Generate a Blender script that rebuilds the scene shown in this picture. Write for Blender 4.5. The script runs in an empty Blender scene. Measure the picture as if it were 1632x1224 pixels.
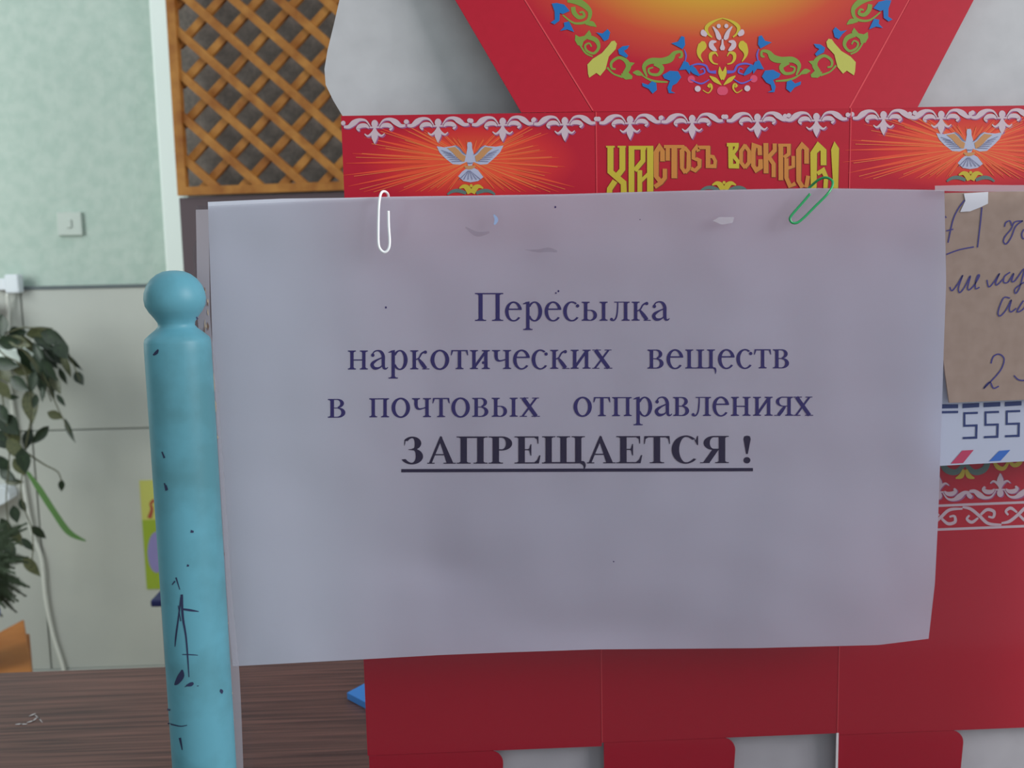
import bpy, bmesh, math, random
from mathutils import Vector, Matrix
random.seed(7)
scene = bpy.context.scene
COL = scene.collection

# ------------------------------------------------------------------ camera
W, H, FPX = 1632.0, 1224.0, 1567.0
CAM = Vector((0.0, 0.0, 1.40))
PITCH, YAW, ROLL = math.radians(7.2), math.radians(2.2), math.radians(1.2)
fwd = Vector((math.sin(YAW) * math.cos(PITCH), math.cos(YAW) * math.cos(PITCH), -math.sin(PITCH)))
right0 = fwd.cross(Vector((0, 0, 1))).normalized()
up0 = right0.cross(fwd).normalized()
right = right0 * math.cos(ROLL) - up0 * math.sin(ROLL)
up = right0 * math.sin(ROLL) + up0 * math.cos(ROLL)
cd = bpy.data.cameras.new('camera')
cd.sensor_fit = 'HORIZONTAL'
cd.sensor_width = 36.0
cd.lens = 36.0 * FPX / W
cd.clip_start = 0.02
cd.dof.use_dof = True
cd.dof.focus_distance = 0.41
cd.dof.aperture_fstop = 22.0
cam = bpy.data.objects.new('camera', cd)
COL.objects.link(cam)
cam.matrix_world = Matrix((
    (right.x, up.x, -fwd.x, CAM.x),
    (right.y, up.y, -fwd.y, CAM.y),
    (right.z, up.z, -fwd.z, CAM.z),
    (0, 0, 0, 1)))
scene.camera = cam

# ------------------------------------------------------------------ light
scene.view_settings.view_transform = 'Standard'
scene.view_settings.look = 'None'
scene.view_settings.exposure = 0.16
scene.view_settings.gamma = 1.0
scene.view_settings.use_curve_mapping = False
world = bpy.data.worlds.new('overcast_sky')
scene.world = world
world.use_nodes = True
bg = world.node_tree.nodes['Background']
bg.inputs[0].default_value = (0.86, 0.97, 1.0, 1)
bg.inputs[1].default_value = 0.62
ld = bpy.data.lights.new('window_daylight', 'AREA')
ld.shape = 'RECTANGLE'
ld.size, ld.size_y = 1.3, 1.5
ld.energy = 56.0
ld.color = (1.0, 0.97, 0.97)
lo = bpy.data.objects.new('window_daylight', ld)
COL.objects.link(lo)
lo.location = (2.25, -0.8, 2.25)
lo.rotation_euler = (Vector((0.1, 0.42, 1.40)) - Vector(lo.location)).to_track_quat('-Z', 'Y').to_euler()

ld2 = bpy.data.lights.new('added_side_fill', 'AREA')  # fill lamp added to brighten the far wall and plant, no known source
ld2.shape = 'RECTANGLE'
ld2.size, ld2.size_y = 1.1, 1.3
ld2.energy = 24.0
ld2.color = (0.93, 1.0, 0.98)
lo2 = bpy.data.objects.new('added_side_fill', ld2)
COL.objects.link(lo2)
lo2.location = (-2.35, 2.0, 1.75)
lo2.rotation_euler = (Vector((-0.6, 3.2, 1.1)) - Vector(lo2.location)).to_track_quat('-Z', 'Y').to_euler()


# ------------------------------------------------------------------ helpers
def ray(px, py):
    return (fwd + right * ((px - W / 2) / FPX) - up * ((py - H / 2) / FPX))


def on(px, py, o, n):
    """point where the line of sight through a photo position meets a real plane"""
    d = ray(px, py)
    o = Vector(o); n = Vector(n)
    return CAM + d * ((o - CAM).dot(n) / d.dot(n))


def P(px, py, y):
    return on(px, py, (0, y, 0), (0, 1, 0))


def PZ(px, py, z):
    return on(px, py, (0, 0, z), (0, 0, 1))


def srgb(r, g, b):
    def f(c):
        c /= 255.0
        return c / 12.92 if c <= 0.04045 else ((c + 0.055) / 1.055) ** 2.4
    return (f(r), f(g), f(b), 1.0)


def mat(name, rgb, rough=0.6, spec=0.3, noise=None, bump=None, metallic=0.0):
    """noise = (scale, second sRGB colour, low, high); bump = (scale, strength, distance)"""
    m = bpy.data.materials.new(name)
    m.use_nodes = True
    nt = m.node_tree
    b = nt.nodes['Principled BSDF']
    b.inputs['Roughness'].default_value = rough
    b.inputs['Specular IOR Level'].default_value = spec
    b.inputs['Metallic'].default_value = metallic
    b.inputs['Base Color'].default_value = srgb(*rgb)
    tc = None
    if noise or bump:
        tc = nt.nodes.new('ShaderNodeTexCoord')
    if noise:
        n = nt.nodes.new('ShaderNodeTexNoise')
        n.inputs['Scale'].default_value = noise[0]
        n.inputs['Detail'].default_value = 6
        nt.links.new(tc.outputs['Object'], n.inputs['Vector'])
        r = nt.nodes.new('ShaderNodeValToRGB')
        r.color_ramp.elements[0].position = noise[2]
        r.color_ramp.elements[1].position = noise[3]
        r.color_ramp.elements[0].color = srgb(*noise[1])
        r.color_ramp.elements[1].color = srgb(*rgb)
        nt.links.new(n.outputs['Fac'], r.inputs['Fac'])
        nt.links.new(r.outputs['Color'], b.inputs['Base Color'])
    if bump:
        n2 = nt.nodes.new('ShaderNodeTexNoise')
        n2.inputs['Scale'].default_value = bump[0]
        n2.inputs['Detail'].default_value = 4
        nt.links.new(tc.outputs['Object'], n2.inputs['Vector'])
        bp = nt.nodes.new('ShaderNodeBump')
        bp.inputs['Strength'].default_value = bump[1]
        bp.inputs['Distance'].default_value = bump[2]
        nt.links.new(n2.outputs['Fac'], bp.inputs['Height'])
        nt.links.new(bp.outputs['Normal'], b.inputs['Normal'])
    return m


def obj(name, verts, faces, m, parent=None, loc=None, smooth=False):
    """verts in world space; the object's origin is its parent's origin or loc"""
    o0 = Vector(loc) if loc is not None else (Vector(parent['_o']) if parent is not None else Vector((0, 0, 0)))
    me = bpy.data.meshes.new(name)
    me.from_pydata([tuple(Vector(v) - o0) for v in verts], [], faces)
    me.materials.append(m)
    if smooth:
        me.polygons.foreach_set('use_smooth', [True] * len(me.polygons))
    me.update()
    o = bpy.data.objects.new(name, me)
    COL.objects.link(o)
    o['_o'] = tuple(o0)
    if parent is not None:
        o.parent = parent
        o.location = o0 - Vector(parent['_o'])
    else:
        o.location = o0
    return o


def tag(o, label, cat, group=None):
    o['label'] = label
    o['category'] = cat
    if group:
        o['group'] = group
    return o


def struct(o):
    o['kind'] = 'structure'
    return o


def thing(name, label, cat, loc, group=None):
    o = bpy.data.objects.new(name, None)
    o.empty_display_size = 0.02
    COL.objects.link(o)
    o.location = loc
    o['_o'] = tuple(loc)
    return tag(o, label, cat, group)


def box_vf(x0, x1, y0, y1, z0, z1):
    v = [(x, y, z) for z in (z0, z1) for y in (y0, y1) for x in (x0, x1)]
    f = [(0, 2, 3, 1), (4, 5, 7, 6), (0, 1, 5, 4), (2, 6, 7, 3), (0, 4, 6, 2), (1, 3, 7, 5)]
    return v, f


def bevel(o, w, seg=2):
    md = o.modifiers.new('bevel', 'BEVEL')
    md.width = w
    md.segments = seg
    md.limit_method = 'ANGLE'
    return o


def box(name, x0, x1, y0, y1, z0, z1, m, parent=None, loc=None, bev=0.0):
    v, f = box_vf(x0, x1, y0, y1, z0, z1)
    o = obj(name, v, f, m, parent, loc)
    if bev:
        bevel(o, bev)
    return o


def prism(name, front, depth, m, parent=None, loc=None):
    """front: outline of world points; pushed back along depth vector"""
    n = len(front)
    d = Vector(depth)
    v = [Vector(p) for p in front] + [Vector(p) + d for p in front]
    f = [tuple(range(n)), tuple(range(2 * n - 1, n - 1, -1))]
    f += [(i, i + n, (i + 1) % n + n, (i + 1) % n) for i in range(n)]
    return obj(name, v, f, m, parent, loc)


def catmull(pts, k=6):
    out = []
    n = len(pts)
    for i in range(n - 1):
        p0 = pts[max(i - 1, 0)]; p1 = pts[i]; p2 = pts[i + 1]; p3 = pts[min(i + 2, n - 1)]
        for j in range(k):
            t = j / k
            out.append(tuple(0.5 * ((2 * b) + (-a + c) * t + (2 * a - 5 * b + 4 * c - d) * t * t + (-a + 3 * b - 3 * c + d) * t ** 3)
                             for a, b, c, d in zip(p0, p1, p2, p3)))
    out.append(tuple(pts[-1]))
    return out


class Ink:
    """collects flat printed shapes in 2-D, then lays them on a surface"""
    def __init__(s):
        s.v = []; s.f = []; s.l = []; s.n = 0

    def done(s):
        s.n += 1
        s.l += [s.n] * (len(s.v) - len(s.l))

    def poly(s, pts):
        i = len(s.v)
        s.v += [tuple(p[:2]) for p in pts]
        s.done()
        s.f.append(tuple(range(i, i + len(pts))))

    def strip(s, pts, w=None, smooth=True, k=6):
        """pts (x, y) or (x, y, width)"""
        pts = [(p[0], p[1], p[2] if len(p) > 2 else w) for p in pts]
        if smooth and len(pts) > 2:
            pts = catmull(pts, k)
        i0 = len(s.v)
        n = len(pts)
        for i, p in enumerate(pts):
            a = pts[max(i - 1, 0)]; b = pts[min(i + 1, n - 1)]
            dx, dy = b[0] - a[0], b[1] - a[1]
            l = math.hypot(dx, dy) or 1.0
            nx, ny = -dy / l, dx / l
            sc = 1.0
            if 0 < i < n - 1 and not smooth:
                e = (p[0] - a[0], p[1] - a[1]); le = math.hypot(*e) or 1
                c = abs((e[0] * dx + e[1] * dy) / (le * l))
                sc = min(1.0 / max(c, 0.5), 1.6)
            h = max(p[2], 0.01) / 2 * sc
            s.v += [(p[0] + nx * h, p[1] + ny * h), (p[0] - nx * h, p[1] - ny * h)]
        for i in range(n - 1):
            q = i0 + 2 * i
            s.f.append((q, q + 1, q + 3, q + 2))
        s.done()

    def rect(s, x0, y0, x1, y1):
        s.poly([(x0, y0), (x1, y0), (x1, y1), (x0, y1)])

    def disc(s, x, y, rx, ry=None, n=18):
        ry = ry or rx
        s.poly([(x + rx * math.cos(6.28319 * i / n), y + ry * math.sin(6.28319 * i / n)) for i in range(n)])

    def arc(s, cx, cy, rx, ry, wx, wy, a0, a1, t0=1.0, t1=1.0, n=28):
        """stressed ring segment; t0, t1 thin the ends"""
        i0 = len(s.v)
        for i in range(n + 1):
            t = i / n
            a = math.radians(a0 + (a1 - a0) * t)
            c, q = math.cos(a), math.sin(a)
            k = 1.0
            if t < 0.3: k = t0 + (1 - t0) * (t / 0.3)
            if t > 0.7: k = t1 + (1 - t1) * ((1 - t) / 0.3)
            ox, oy = cx + rx * c, cy + ry * q
            ix, iy = cx + (rx - wx) * c, cy + (ry - wy) * q
            s.v += [(ox, oy), (ox + (ix - ox) * k, oy + (iy - oy) * k)]
        for i in range(n):
            q = i0 + 2 * i
            s.f.append((q, q + 1, q + 3, q + 2))
        s.done()

    def mapped(s, fn):
        r = Ink()
        r.v = [fn(*p) for p in s.v]; r.f = list(s.f); r.l = list(s.l); r.n = s.n
        return r

    def add(s, other):
        i = len(s.v)
        s.v += other.v
        s.f += [tuple(a + i for a in f) for f in other.f]
        s.l += [a + s.n for a in other.l]
        s.n += other.n

    def lay(s, name, surf, m, parent):
        # overlapping strokes of ink lie a hair above one another
        return obj(name, [surf(*p) - Vector((0, 1.5e-6 * (q % 45), 0)) for p, q in zip(s.v, s.l)], s.f, m, parent)


def zoomed(ox, oy, sc):
    return lambda x, y: (ox + x / sc, oy + y / sc)


def tube(name, pts, r, m, parent=None, loc=None, sides=8, k=6, taper=None):
    pts = [Vector(p) for p in (catmull([tuple(p) for p in pts], k) if k > 1 else pts)]
    v, f = [], []
    n = len(pts)
    prev = None
    for i, p in enumerate(pts):
        t = (pts[min(i + 1, n - 1)] - pts[max(i - 1, 0)]).normalized()
        if prev is None:
            a = t.orthogonal().normalized()
        else:
            a = (prev - t * prev.dot(t)).normalized()
        prev = a
        b = t.cross(a)
        rr = r * (1 + (taper - 1) * i / (n - 1)) if taper else r
        for j in range(sides):
            g = 6.283185 * j / sides
            v.append(p + (a * math.cos(g) + b * math.sin(g)) * rr)
    for i in range(n - 1):
        for j in range(sides):
            q = (j + 1) % sides
            f.append((i * sides + j, i * sides + q, (i + 1) * sides + q, (i + 1) * sides + j))
    f.append(tuple(range(sides - 1, -1, -1)))
    f.append(tuple((n - 1) * sides + j for j in range(sides)))
    return obj(name, v, f, m, parent, loc, smooth=True)


def lathe(name, prof, c, m, parent=None, loc=None, sides=48):
    """prof: list of (radius, z); closed at both ends"""
    v, f = [], []
    for r, z in prof:
        for j in range(sides):
            g = 6.283185 * j / sides
            v.append((c[0] + r * math.cos(g), c[1] + r * math.sin(g), z))
    for i in range(len(prof) - 1):
        for j in range(sides):
            q = (j + 1) % sides
            f.append((i * sides + j, i * sides + q, (i + 1) * sides + q, (i + 1) * sides + j))
    f.append(tuple(range(sides - 1, -1, -1)))
    k = (len(prof) - 1) * sides
    f.append(tuple(k + j for j in range(sides)))
    return obj(name, v, f, m, parent, loc, smooth=True)


# ------------------------------------------------------------------ materials
M = {}
M['wall'] = mat('green_wall_paint', (194, 207, 199), 0.85, 0.1, noise=(26, (182, 199, 190), 0.35, 0.62), bump=(70, 0.5, 0.004))
M['dado'] = mat('grey_wall_board', (202, 202, 196), 0.7, 0.2, noise=(3, (192, 193, 189), 0.35, 0.7))
M['floor'] = mat('sand_floor', (172, 158, 142), 0.6)
M['white_paint'] = mat('white_gloss_paint', (236, 244, 240), 0.4, 0.4)
M['trellis'] = mat('honey_wood', (178, 122, 58), 0.55, 0.3, noise=(25, (140, 82, 32), 0.3, 0.65))
M['dark_panel'] = mat('dark_back_board', (138, 130, 124), 0.85, 0.1, noise=(120, (120, 114, 110), 0.35, 0.65))
M['dark_wood'] = mat('dark_violet_board', (92, 78, 84), 0.6)
M['plastic'] = mat('ivory_plastic', (196, 204, 198), 0.4)
M['white_plastic'] = mat('white_plastic', (226, 230, 238), 0.35)
M['leaf'] = mat('dark_leaf', (48, 66, 42), 0.35, 0.5, noise=(14, (22, 28, 28), 0.35, 0.65))
M['leaf2'] = mat('variegated_leaf', (112, 112, 76), 0.35, 0.5, noise=(30, (40, 54, 38), 0.42, 0.58))
M['blade'] = mat('green_blade', (88, 124, 70), 0.5)
M['fern'] = mat('fern_green', (54, 66, 48), 0.7)
M['stem'] = mat('stem_brown', (92, 92, 70), 0.7)
M['terracotta'] = mat('terracotta', (150, 86, 60), 0.8)
M['blue_pot'] = mat('blue_glaze', (32, 58, 150), 0.3)
M['soil'] = mat('soil', (46, 36, 30), 0.95)
M['orange_wood'] = mat('orange_wood', (178, 112, 56), 0.5, noise=(12, (150, 88, 40), 0.3, 0.7))
M['navy'] = mat('navy_enamel', (36, 40, 84), 0.5)
M['cable'] = mat('pale_cable', (228, 228, 222), 0.5)
M['poster_yellow'] = mat('poster_yellow', (206, 204, 110), 0.6)
M['poster_green'] = mat('poster_green', (160, 180, 58), 0.6)
M['poster_lilac'] = mat('poster_lilac', (150, 140, 196), 0.6)
M['poster_red'] = mat('poster_red', (176, 86, 70), 0.6)
M['blue_card'] = mat('blue_card', (64, 142, 226), 0.5)
M['red'] = mat('red_card', (170, 16, 42), 0.5, 0.25, noise=(260, (166, 15, 40), 0.3, 0.7))
M['red_edge'] = mat('card_crease', (202, 62, 72), 0.6)
M['card'] = mat('grey_white_card', (186, 186, 190), 0.8, 0.1, noise=(90, (178, 178, 182), 0.3, 0.7))
M['card_edge'] = mat('white_card_edge', (240, 240, 240), 0.7)
M['gold'] = mat('gold_print', (182, 164, 48), 0.45)
M['gold2'] = mat('orange_gold_print', (186, 120, 54), 0.45)
M['gold_shadow'] = mat('letter_shadow_print', (120, 62, 34), 0.5)
M['ray'] = mat('orange_ray_print', (212, 70, 42), 0.5)
M['ray2'] = mat('pale_ray_print', (214, 112, 58), 0.5)
M['silver'] = mat('silver_print', (188, 168, 178), 0.5)
M['mauve'] = mat('mauve_print', (146, 84, 128), 0.5)
M['dove'] = mat('dove_print', (164, 168, 192), 0.5)
M['dove_line'] = mat('dove_line_print', (106, 104, 138), 0.5)
M['dove_tan'] = mat('dove_tan_print', (178, 128, 84), 0.5)
M['green'] = mat('green_print', (112, 138, 54), 0.5)
M['lime'] = mat('lime_leaf_print', (172, 170, 78), 0.5)
M['blue'] = mat('blue_print', (12, 98, 166), 0.5)
M['indigo'] = mat('indigo_print', (88, 84, 176), 0.5)
M['teal'] = mat('teal_print', (84, 108, 104), 0.5)
M['rose'] = mat('rose_print', (196, 66, 96), 0.5)
M['ink'] = mat('violet_black_ink', (46, 34, 106), 0.6)
M['ink_bold'] = mat('bold_black_ink', (32, 18, 58), 0.6)
M['pen'] = mat('ballpoint_ink', (66, 60, 140), 0.6)
M['scribble'] = mat('scratch_ink', (38, 44, 76), 0.6)
M['kraft'] = mat('kraft_paper', (182, 160, 146), 0.8, 0.1, noise=(180, (170, 148, 134), 0.3, 0.7))
M['env_white'] = mat('envelope_white', (206, 214, 234), 0.7)
M['env_ink'] = mat('postcode_ink', (44, 62, 120), 0.6)
M['env_red'] = mat('airmail_red', (206, 66, 104), 0.6)
M['env_blue'] = mat('airmail_blue', (60, 118, 210), 0.6)
M['white_wire'] = mat('white_coated_wire', (244, 246, 250), 0.25, 0.6)
M['green_wire'] = mat('green_coated_wire', (24, 150, 88), 0.3, 0.6)
M['tape'] = mat('white_tape', (236, 238, 246), 0.4)
M['grime'] = mat('old_paint_grime', (120, 96, 84), 0.9)
M['sealant'] = mat('old_sealant', (190, 170, 150), 0.8)
M['speck'] = mat('pale_scuff', (190, 180, 180), 0.8)
M['post'] = mat('teal_oil_paint', (86, 146, 164), 0.42, 0.3, noise=(30, (74, 124, 136), 0.36, 0.56), bump=(40, 0.25, 0.001))


def paper_material():
    m = bpy.data.materials.new('thin_white_paper')
    m.use_nodes = True
    nt = m.node_tree
    nt.nodes.clear()
    out = nt.nodes.new('ShaderNodeOutputMaterial')
    d = nt.nodes.new('ShaderNodeBsdfDiffuse')
    t = nt.nodes.new('ShaderNodeBsdfTranslucent')
    mx = nt.nodes.new('ShaderNodeMixShader')
    d.inputs['Color'].default_value = srgb(224, 227, 246)
    t.inputs['Color'].default_value = srgb(226, 227, 235)
    mx.inputs[0].default_value = 0.42
    tc = nt.nodes.new('ShaderNodeTexCoord')
    n = nt.nodes.new('ShaderNodeTexNoise')
    n.inputs['Scale'].default_value = 10
    n.inputs['Detail'].default_value = 2
    bp = nt.nodes.new('ShaderNodeBump')
    bp.inputs['Strength'].default_value = 0.75
    bp.inputs['Distance'].default_value = 0.014
    nt.links.new(tc.outputs['Object'], n.inputs['Vector'])
    nt.links.new(n.outputs['Fac'], bp.inputs['Height'])
    nt.links.new(bp.outputs['Normal'], d.inputs['Normal'])
    nt.links.new(d.outputs[0], mx.inputs[1])
    nt.links.new(t.outputs[0], mx.inputs[2])
    nt.links.new(mx.outputs[0], out.inputs[0])
    return m


def clear_material(name, tint, haze, haze_rgb, gloss=0.6):
    m = bpy.data.materials.new(name)
    m.use_nodes = True
    nt = m.node_tree
    nt.nodes.clear()
    out = nt.nodes.new('ShaderNodeOutputMaterial')
    tr = nt.nodes.new('ShaderNodeBsdfTransparent')
    tr.inputs[0].default_value = (tint[0], tint[1], tint[2], 1)
    df = nt.nodes.new('ShaderNodeBsdfDiffuse')
    df.inputs[0].default_value = srgb(*haze_rgb)
    gl = nt.nodes.new('ShaderNodeBsdfGlossy')
    gl.inputs['Roughness'].default_value = 0.08
    m1 = nt.nodes.new('ShaderNodeMixShader')
    m2 = nt.nodes.new('ShaderNodeMixShader')
    m1.inputs[0].default_value = haze
    fr = nt.nodes.new('ShaderNodeFresnel')
    fr.inputs['IOR'].default_value = 1.45
    ml = nt.nodes.new('ShaderNodeMath')
    ml.operation = 'MULTIPLY'
    ml.inputs[1].default_value = gloss
    nt.links.new(fr.outputs[0], ml.inputs[0])
    nt.links.new(tr.outputs[0], m1.inputs[1])
    nt.links.new(df.outputs[0], m1.inputs[2])
    nt.links.new(ml.outputs[0], m2.inputs[0])
    nt.links.new(m1.outputs[0], m2.inputs[1])
    nt.links.new(gl.outputs[0], m2.inputs[2])
    nt.links.new(m2.outputs[0], out.inputs[0])
    return m


def glow_card(name, centre, rx, rz, stops):
    """red card printed with a soft radial fade of ink; centre in the object's own space"""
    m = mat(name, (170, 16, 42), 0.5, 0.25)
    nt = m.node_tree
    tc = nt.nodes.new('ShaderNodeTexCoord')
    mp = nt.nodes.new('ShaderNodeMapping')
    mp.vector_type = 'POINT'
    mp.inputs['Location'].default_value = (-centre[0] / rx, 0, -centre[2] / rz)
    mp.inputs['Scale'].default_value = (1 / rx, 0, 1 / rz)
    ln = nt.nodes.new('ShaderNodeVectorMath')
    ln.operation = 'LENGTH'
    r = nt.nodes.new('ShaderNodeValToRGB')
    els = r.color_ramp.elements
    while len(els) < len(stops):
        els.new(0.5)
    for e, (p, c) in zip(els, stops):
        e.position = p
        e.color = srgb(*c)
    nt.links.new(tc.outputs['Object'], mp.inputs['Vector'])
    nt.links.new(mp.outputs[0], ln.inputs[0])
    nt.links.new(ln.outputs['Value'], r.inputs[0])
    nt.links.new(r.outputs[0], nt.nodes['Principled BSDF'].inputs['Base Color'])
    return m


def laminate():
    m = mat('walnut_laminate', (104, 74, 70), 0.45, 0.35)
    nt = m.node_tree
    tc = nt.nodes.new('ShaderNodeTexCoord')
    mp = nt.nodes.new('ShaderNodeMapping')
    mp.inputs['Scale'].default_value = (3.0, 110.0, 40.0)
    n = nt.nodes.new('ShaderNodeTexNoise')
    n.inputs['Scale'].default_value = 3.0
    n.inputs['Detail'].default_value = 8
    n.inputs['Distortion'].default_value = 0.4
    r = nt.nodes.new('ShaderNodeValToRGB')
    r.color_ramp.elements[0].position = 0.36
    r.color_ramp.elements[1].position = 0.66
    r.color_ramp.elements[0].color = srgb(78, 50, 48)
    r.color_ramp.elements[1].color = srgb(128, 86, 78)
    nt.links.new(tc.outputs['Object'], mp.inputs['Vector'])
    nt.links.new(mp.outputs[0], n.inputs['Vector'])
    nt.links.new(n.outputs['Fac'], r.inputs[0])
    nt.links.new(r.outputs[0], nt.nodes['Principled BSDF'].inputs['Base Color'])
    return m


M['paper'] = paper_material()
M['acrylic'] = clear_material('clear_acrylic', (0.908, 0.904, 0.917), 0.006, (190, 186, 200), 0.25)
M['film_haze'] = clear_material('cloudy_tape_and_edge_haze', (0.8, 0.79, 0.82), 0.5, (196, 190, 200), 0.3)
M['smudge'] = clear_material('grey_smudge', (0.86, 0.85, 0.87), 0.05, (110, 104, 116), 0.2)
M['laminate'] = laminate()

# ------------------------------------------------------------------ the room
YW = 3.30
ZC = 1.10          # counter top
floor = struct(box('floor', -2.6, 4, -2.5, YW + 0.2, -0.08, 0.0, M['floor']))
wall = struct(box('wall_back', -2.6, 4, YW, YW + 0.15, 0.0, 2.9, M['wall']))
wall['_o'] = (0, 0, 0)
struct(box('unseen_wall_left', -2.6, -2.45, -2.5, YW - 0.001, 0.0, 2.9, M['wall']))  # unseen, added to block ambient light so the post's left side darkens
# grey boards over the lower wall, one by one
z_top = P(140, 459, YW - 0.02).z
z_mid = P(170, 684, YW - 0.02).z
x_joint = P(40, 560, YW - 0.02).x
for (xa, xb) in ((-2.449, x_joint), (x_joint, x_joint + 1.22), (x_joint + 1.22, x_joint + 2.44)):
    for (za, zb) in ((0.04, z_mid), (z_mid, z_top)):
        box('wall_board', xa + 0.0025, xb - 0.0025, YW - 0.02, YW - 0.001, za + 0.002, zb - 0.002, M['dado'], wall, bev=0.002)
box('board_cap_rail', -2.449, x_joint + 2.44, YW - 0.024, YW - 0.001, z_top - 0.001, z_top + 0.009,
    mat('dark_rail', (104, 112, 116), 0.6), wall)
struct(box('baseboard_back', -2.45, 4, YW - 0.03, YW - 0.001, 0.0, 0.04, M['dado']))
# white upright at the end of the wall
xa = P(238, 0, 3.2).x; xb = P(276, 0, 3.2).x
struct(box('trim_1', xa, xb, 3.19, 3.278, 0.0, 2.9, M['white_paint'], bev=0.006))

# light switch
c = P(113, 357, YW)
sw = thing('light_switch', 'small square ivory light switch on the pale green wall', 'light switch', (c.x, YW, c.z - 0.04))
box('plate', c.x - 0.040, c.x + 0.040, YW - 0.014, YW - 0.0005, c.z - 0.038, c.z + 0.038, M['plastic'], sw, bev=0.004)
box('rocker', c.x - 0.009, c.x + 0.009, YW - 0.019, YW - 0.013, c.z - 0.014, c.z + 0.014, M['plastic'], sw, bev=0.003)
# junction box and cable
c = P(24, 450, YW - 0.03)
jb = thing('junction_box', 'white junction box on the wall above the hanging plant', 'junction box', (c.x, YW, c.z - 0.03))
box('housing', c.x - 0.018, c.x + 0.026, YW - 0.065, YW - 0.026, c.z - 0.034, c.z + 0.026, M['white_plastic'], jb, bev=0.005)
box('cover', c.x - 0.060, c.x - 0.016, YW - 0.055, YW - 0.026, c.z - 0.024, c.z + 0.014, M['white_plastic'], jb, bev=0.004)
cp = [P(12, 468, 3.25), P(13, 500, 3.262), P(12, 560, 3.265), P(18, 640, 3.265), P(30, 720, 3.265), P(40, 790, 3.265), P(52, 850, 3.265),
      P(66, 890, 3.265), P(72, 950, 3.265), P(84, 1010, 3.265), P(101, 1065, 3.265), P(112, 1120, 3.265)]
tag(tube('wall_cable', cp, 0.0065, M['cable'], None, cp[-1]), 'pale cable hanging down the grey wall boards behind the plant', 'cable')
# calendar poster
yp = YW - 0.0235
pa = P(222, 766, yp); pb = P(330, 936, yp); pm = P(222, 829, yp)
po = thing('wall_calendar', 'yellow and green printed calendar on the grey wall beside the blue post', 'calendar', (pa.x, yp, pb.z))
box('yellow_sheet', pa.x, pb.x, yp, yp + 0.003, pm.z, pa.z, M['poster_yellow'], po)
box('green_sheet', pa.x, pb.x, yp, yp + 0.003, pb.z, pm.z, M['poster_green'], po)
S = lambda x, y: P(x, y, yp - 0.0006)
k = Ink(); k.disc(250, 880, 15, 33); k.lay('lilac_figure_print', S, M['poster_lilac'], po)
k = Ink(); k.strip([(238, 826, 7), (242, 812, 5), (240, 803, 4), (246, 797, 6)]); k.lay('red_mark_print', S, M['poster_red'], po)

# low table beyond the counter
t0 = P(239, 957, 1.68); t1 = P(246, 968, 1.68)
tb = thing('side_table', 'dark navy edged table standing low behind the blue post', 'table', (t0.x + 0.35, 1.83, 0))
box('table_top', t0.x, t0.x + 0.7, 1.68, 1.98, t1.z, t0.z, M['navy'], tb, bev=0.003)
for lx in (t0.x + 0.016, t0.x + 0.66):
    for ly in (1.69, 1.94):
        box('leg', lx, lx + 0.02, ly, ly + 0.02, 0.0, t1.z, M['navy'], tb)

# ------------------------------------------------------------------ trellis partition
ang = math.radians(12)
LO = P(288, 200, 2.2)
LX = Vector((math.cos(ang), -math.sin(ang), 0))
LN = Vector((-math.sin(ang), -math.cos(ang), 0))       # towards the camera
LP = lambda x, y, off=0.0: on(x, y, LO + LN * off, LN)
tr = thing('trellis_partition', 'honey coloured diagonal wooden trellis set in a dark partition', 'partition', (LO.x, LO.y, 0))
zb = LP(300, 306).z
ztop = 2.25


def lbox(name, u0, u1, z0, z1, n0, n1, m):
    v = [LO + LX * u + LN * n for n in (n0, n1) for u in (u0, u1)]
    vs = [Vector((p.x, p.y, z)) for z in (z0, z1) for p in v]
    f = [(0, 2, 3, 1), (4, 5, 7, 6), (0, 1, 5, 4), (2, 6, 7, 3), (0, 4, 6, 2), (1, 3, 7, 5)]
    return obj(name, vs, f, m, tr)


U1 = 0.66
lbox('frame_bar', -0.010, 0.010, zb - 0.008, ztop, -0.002, 0.014, M['trellis'])
lbox('frame_bar', U1 - 0.02, U1, zb - 0.008, ztop, -0.002, 0.014, M['trellis'])
lbox('frame_bar', 0.010, U1 - 0.02, zb - 0.008, zb + 0.010, -0.002, 0.014, M['trellis'])
lbox('frame_bar', 0.010, U1 - 0.02, ztop - 0.02, ztop, -0.002, 0.014, M['trellis'])
lbox('back_board', -0.012, U1, zb - 0.01, ztop, -0.05, -0.035, M['dark_panel'])
lbox('lower_board', -0.012, U1, 0.0, zb - 0.012, -0.05, 0.004, M['dark_wood'])


def slat(x0, y0, slope, n0, n1, wid):
    # line of the slat on the trellis plane, cut to the frame
    a = LP(x0, y0); b = LP(x0 + 60, y0 + 60 * slope)
    ua, ub = (a - LO).dot(LX), (b - LO).dot(LX)
    du, dz = ub - ua, b.z - a.z
    ts = []
    lo_t, hi_t = -1e9, 1e9
    for p, d, mn, mx in ((ua, du, 0.004, U1 - 0.01), (a.z, dz, zb + 0.002, ztop - 0.01)):
        t1, t2 = (mn - p) / d, (mx - p) / d
        lo_t = max(lo_t, min(t1, t2)); hi_t = min(hi_t, max(t1, t2))
    if hi_t - lo_t < 0.1:
        return
    l = math.hypot(du, dz)
    ex, ez = -dz / l * wid / 2, du / l * wid / 2
    vs = []
    for n in (n0, n1):
        for t in (lo_t, hi_t):
            for s in (-1, 1):
                p = LO + LX * (ua + du * t + ex * s) + LN * n
                vs.append(Vector((p.x, p.y, a.z + dz * t + ez * s)))
    f = [(0, 1, 3, 2), (4, 6, 7, 5), (0, 4, 5, 1), (2, 3, 7, 6), (0, 2, 6, 4), (1, 5, 7, 3)]
    obj('slat', vs, f, M['trellis'], tr)


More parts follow.
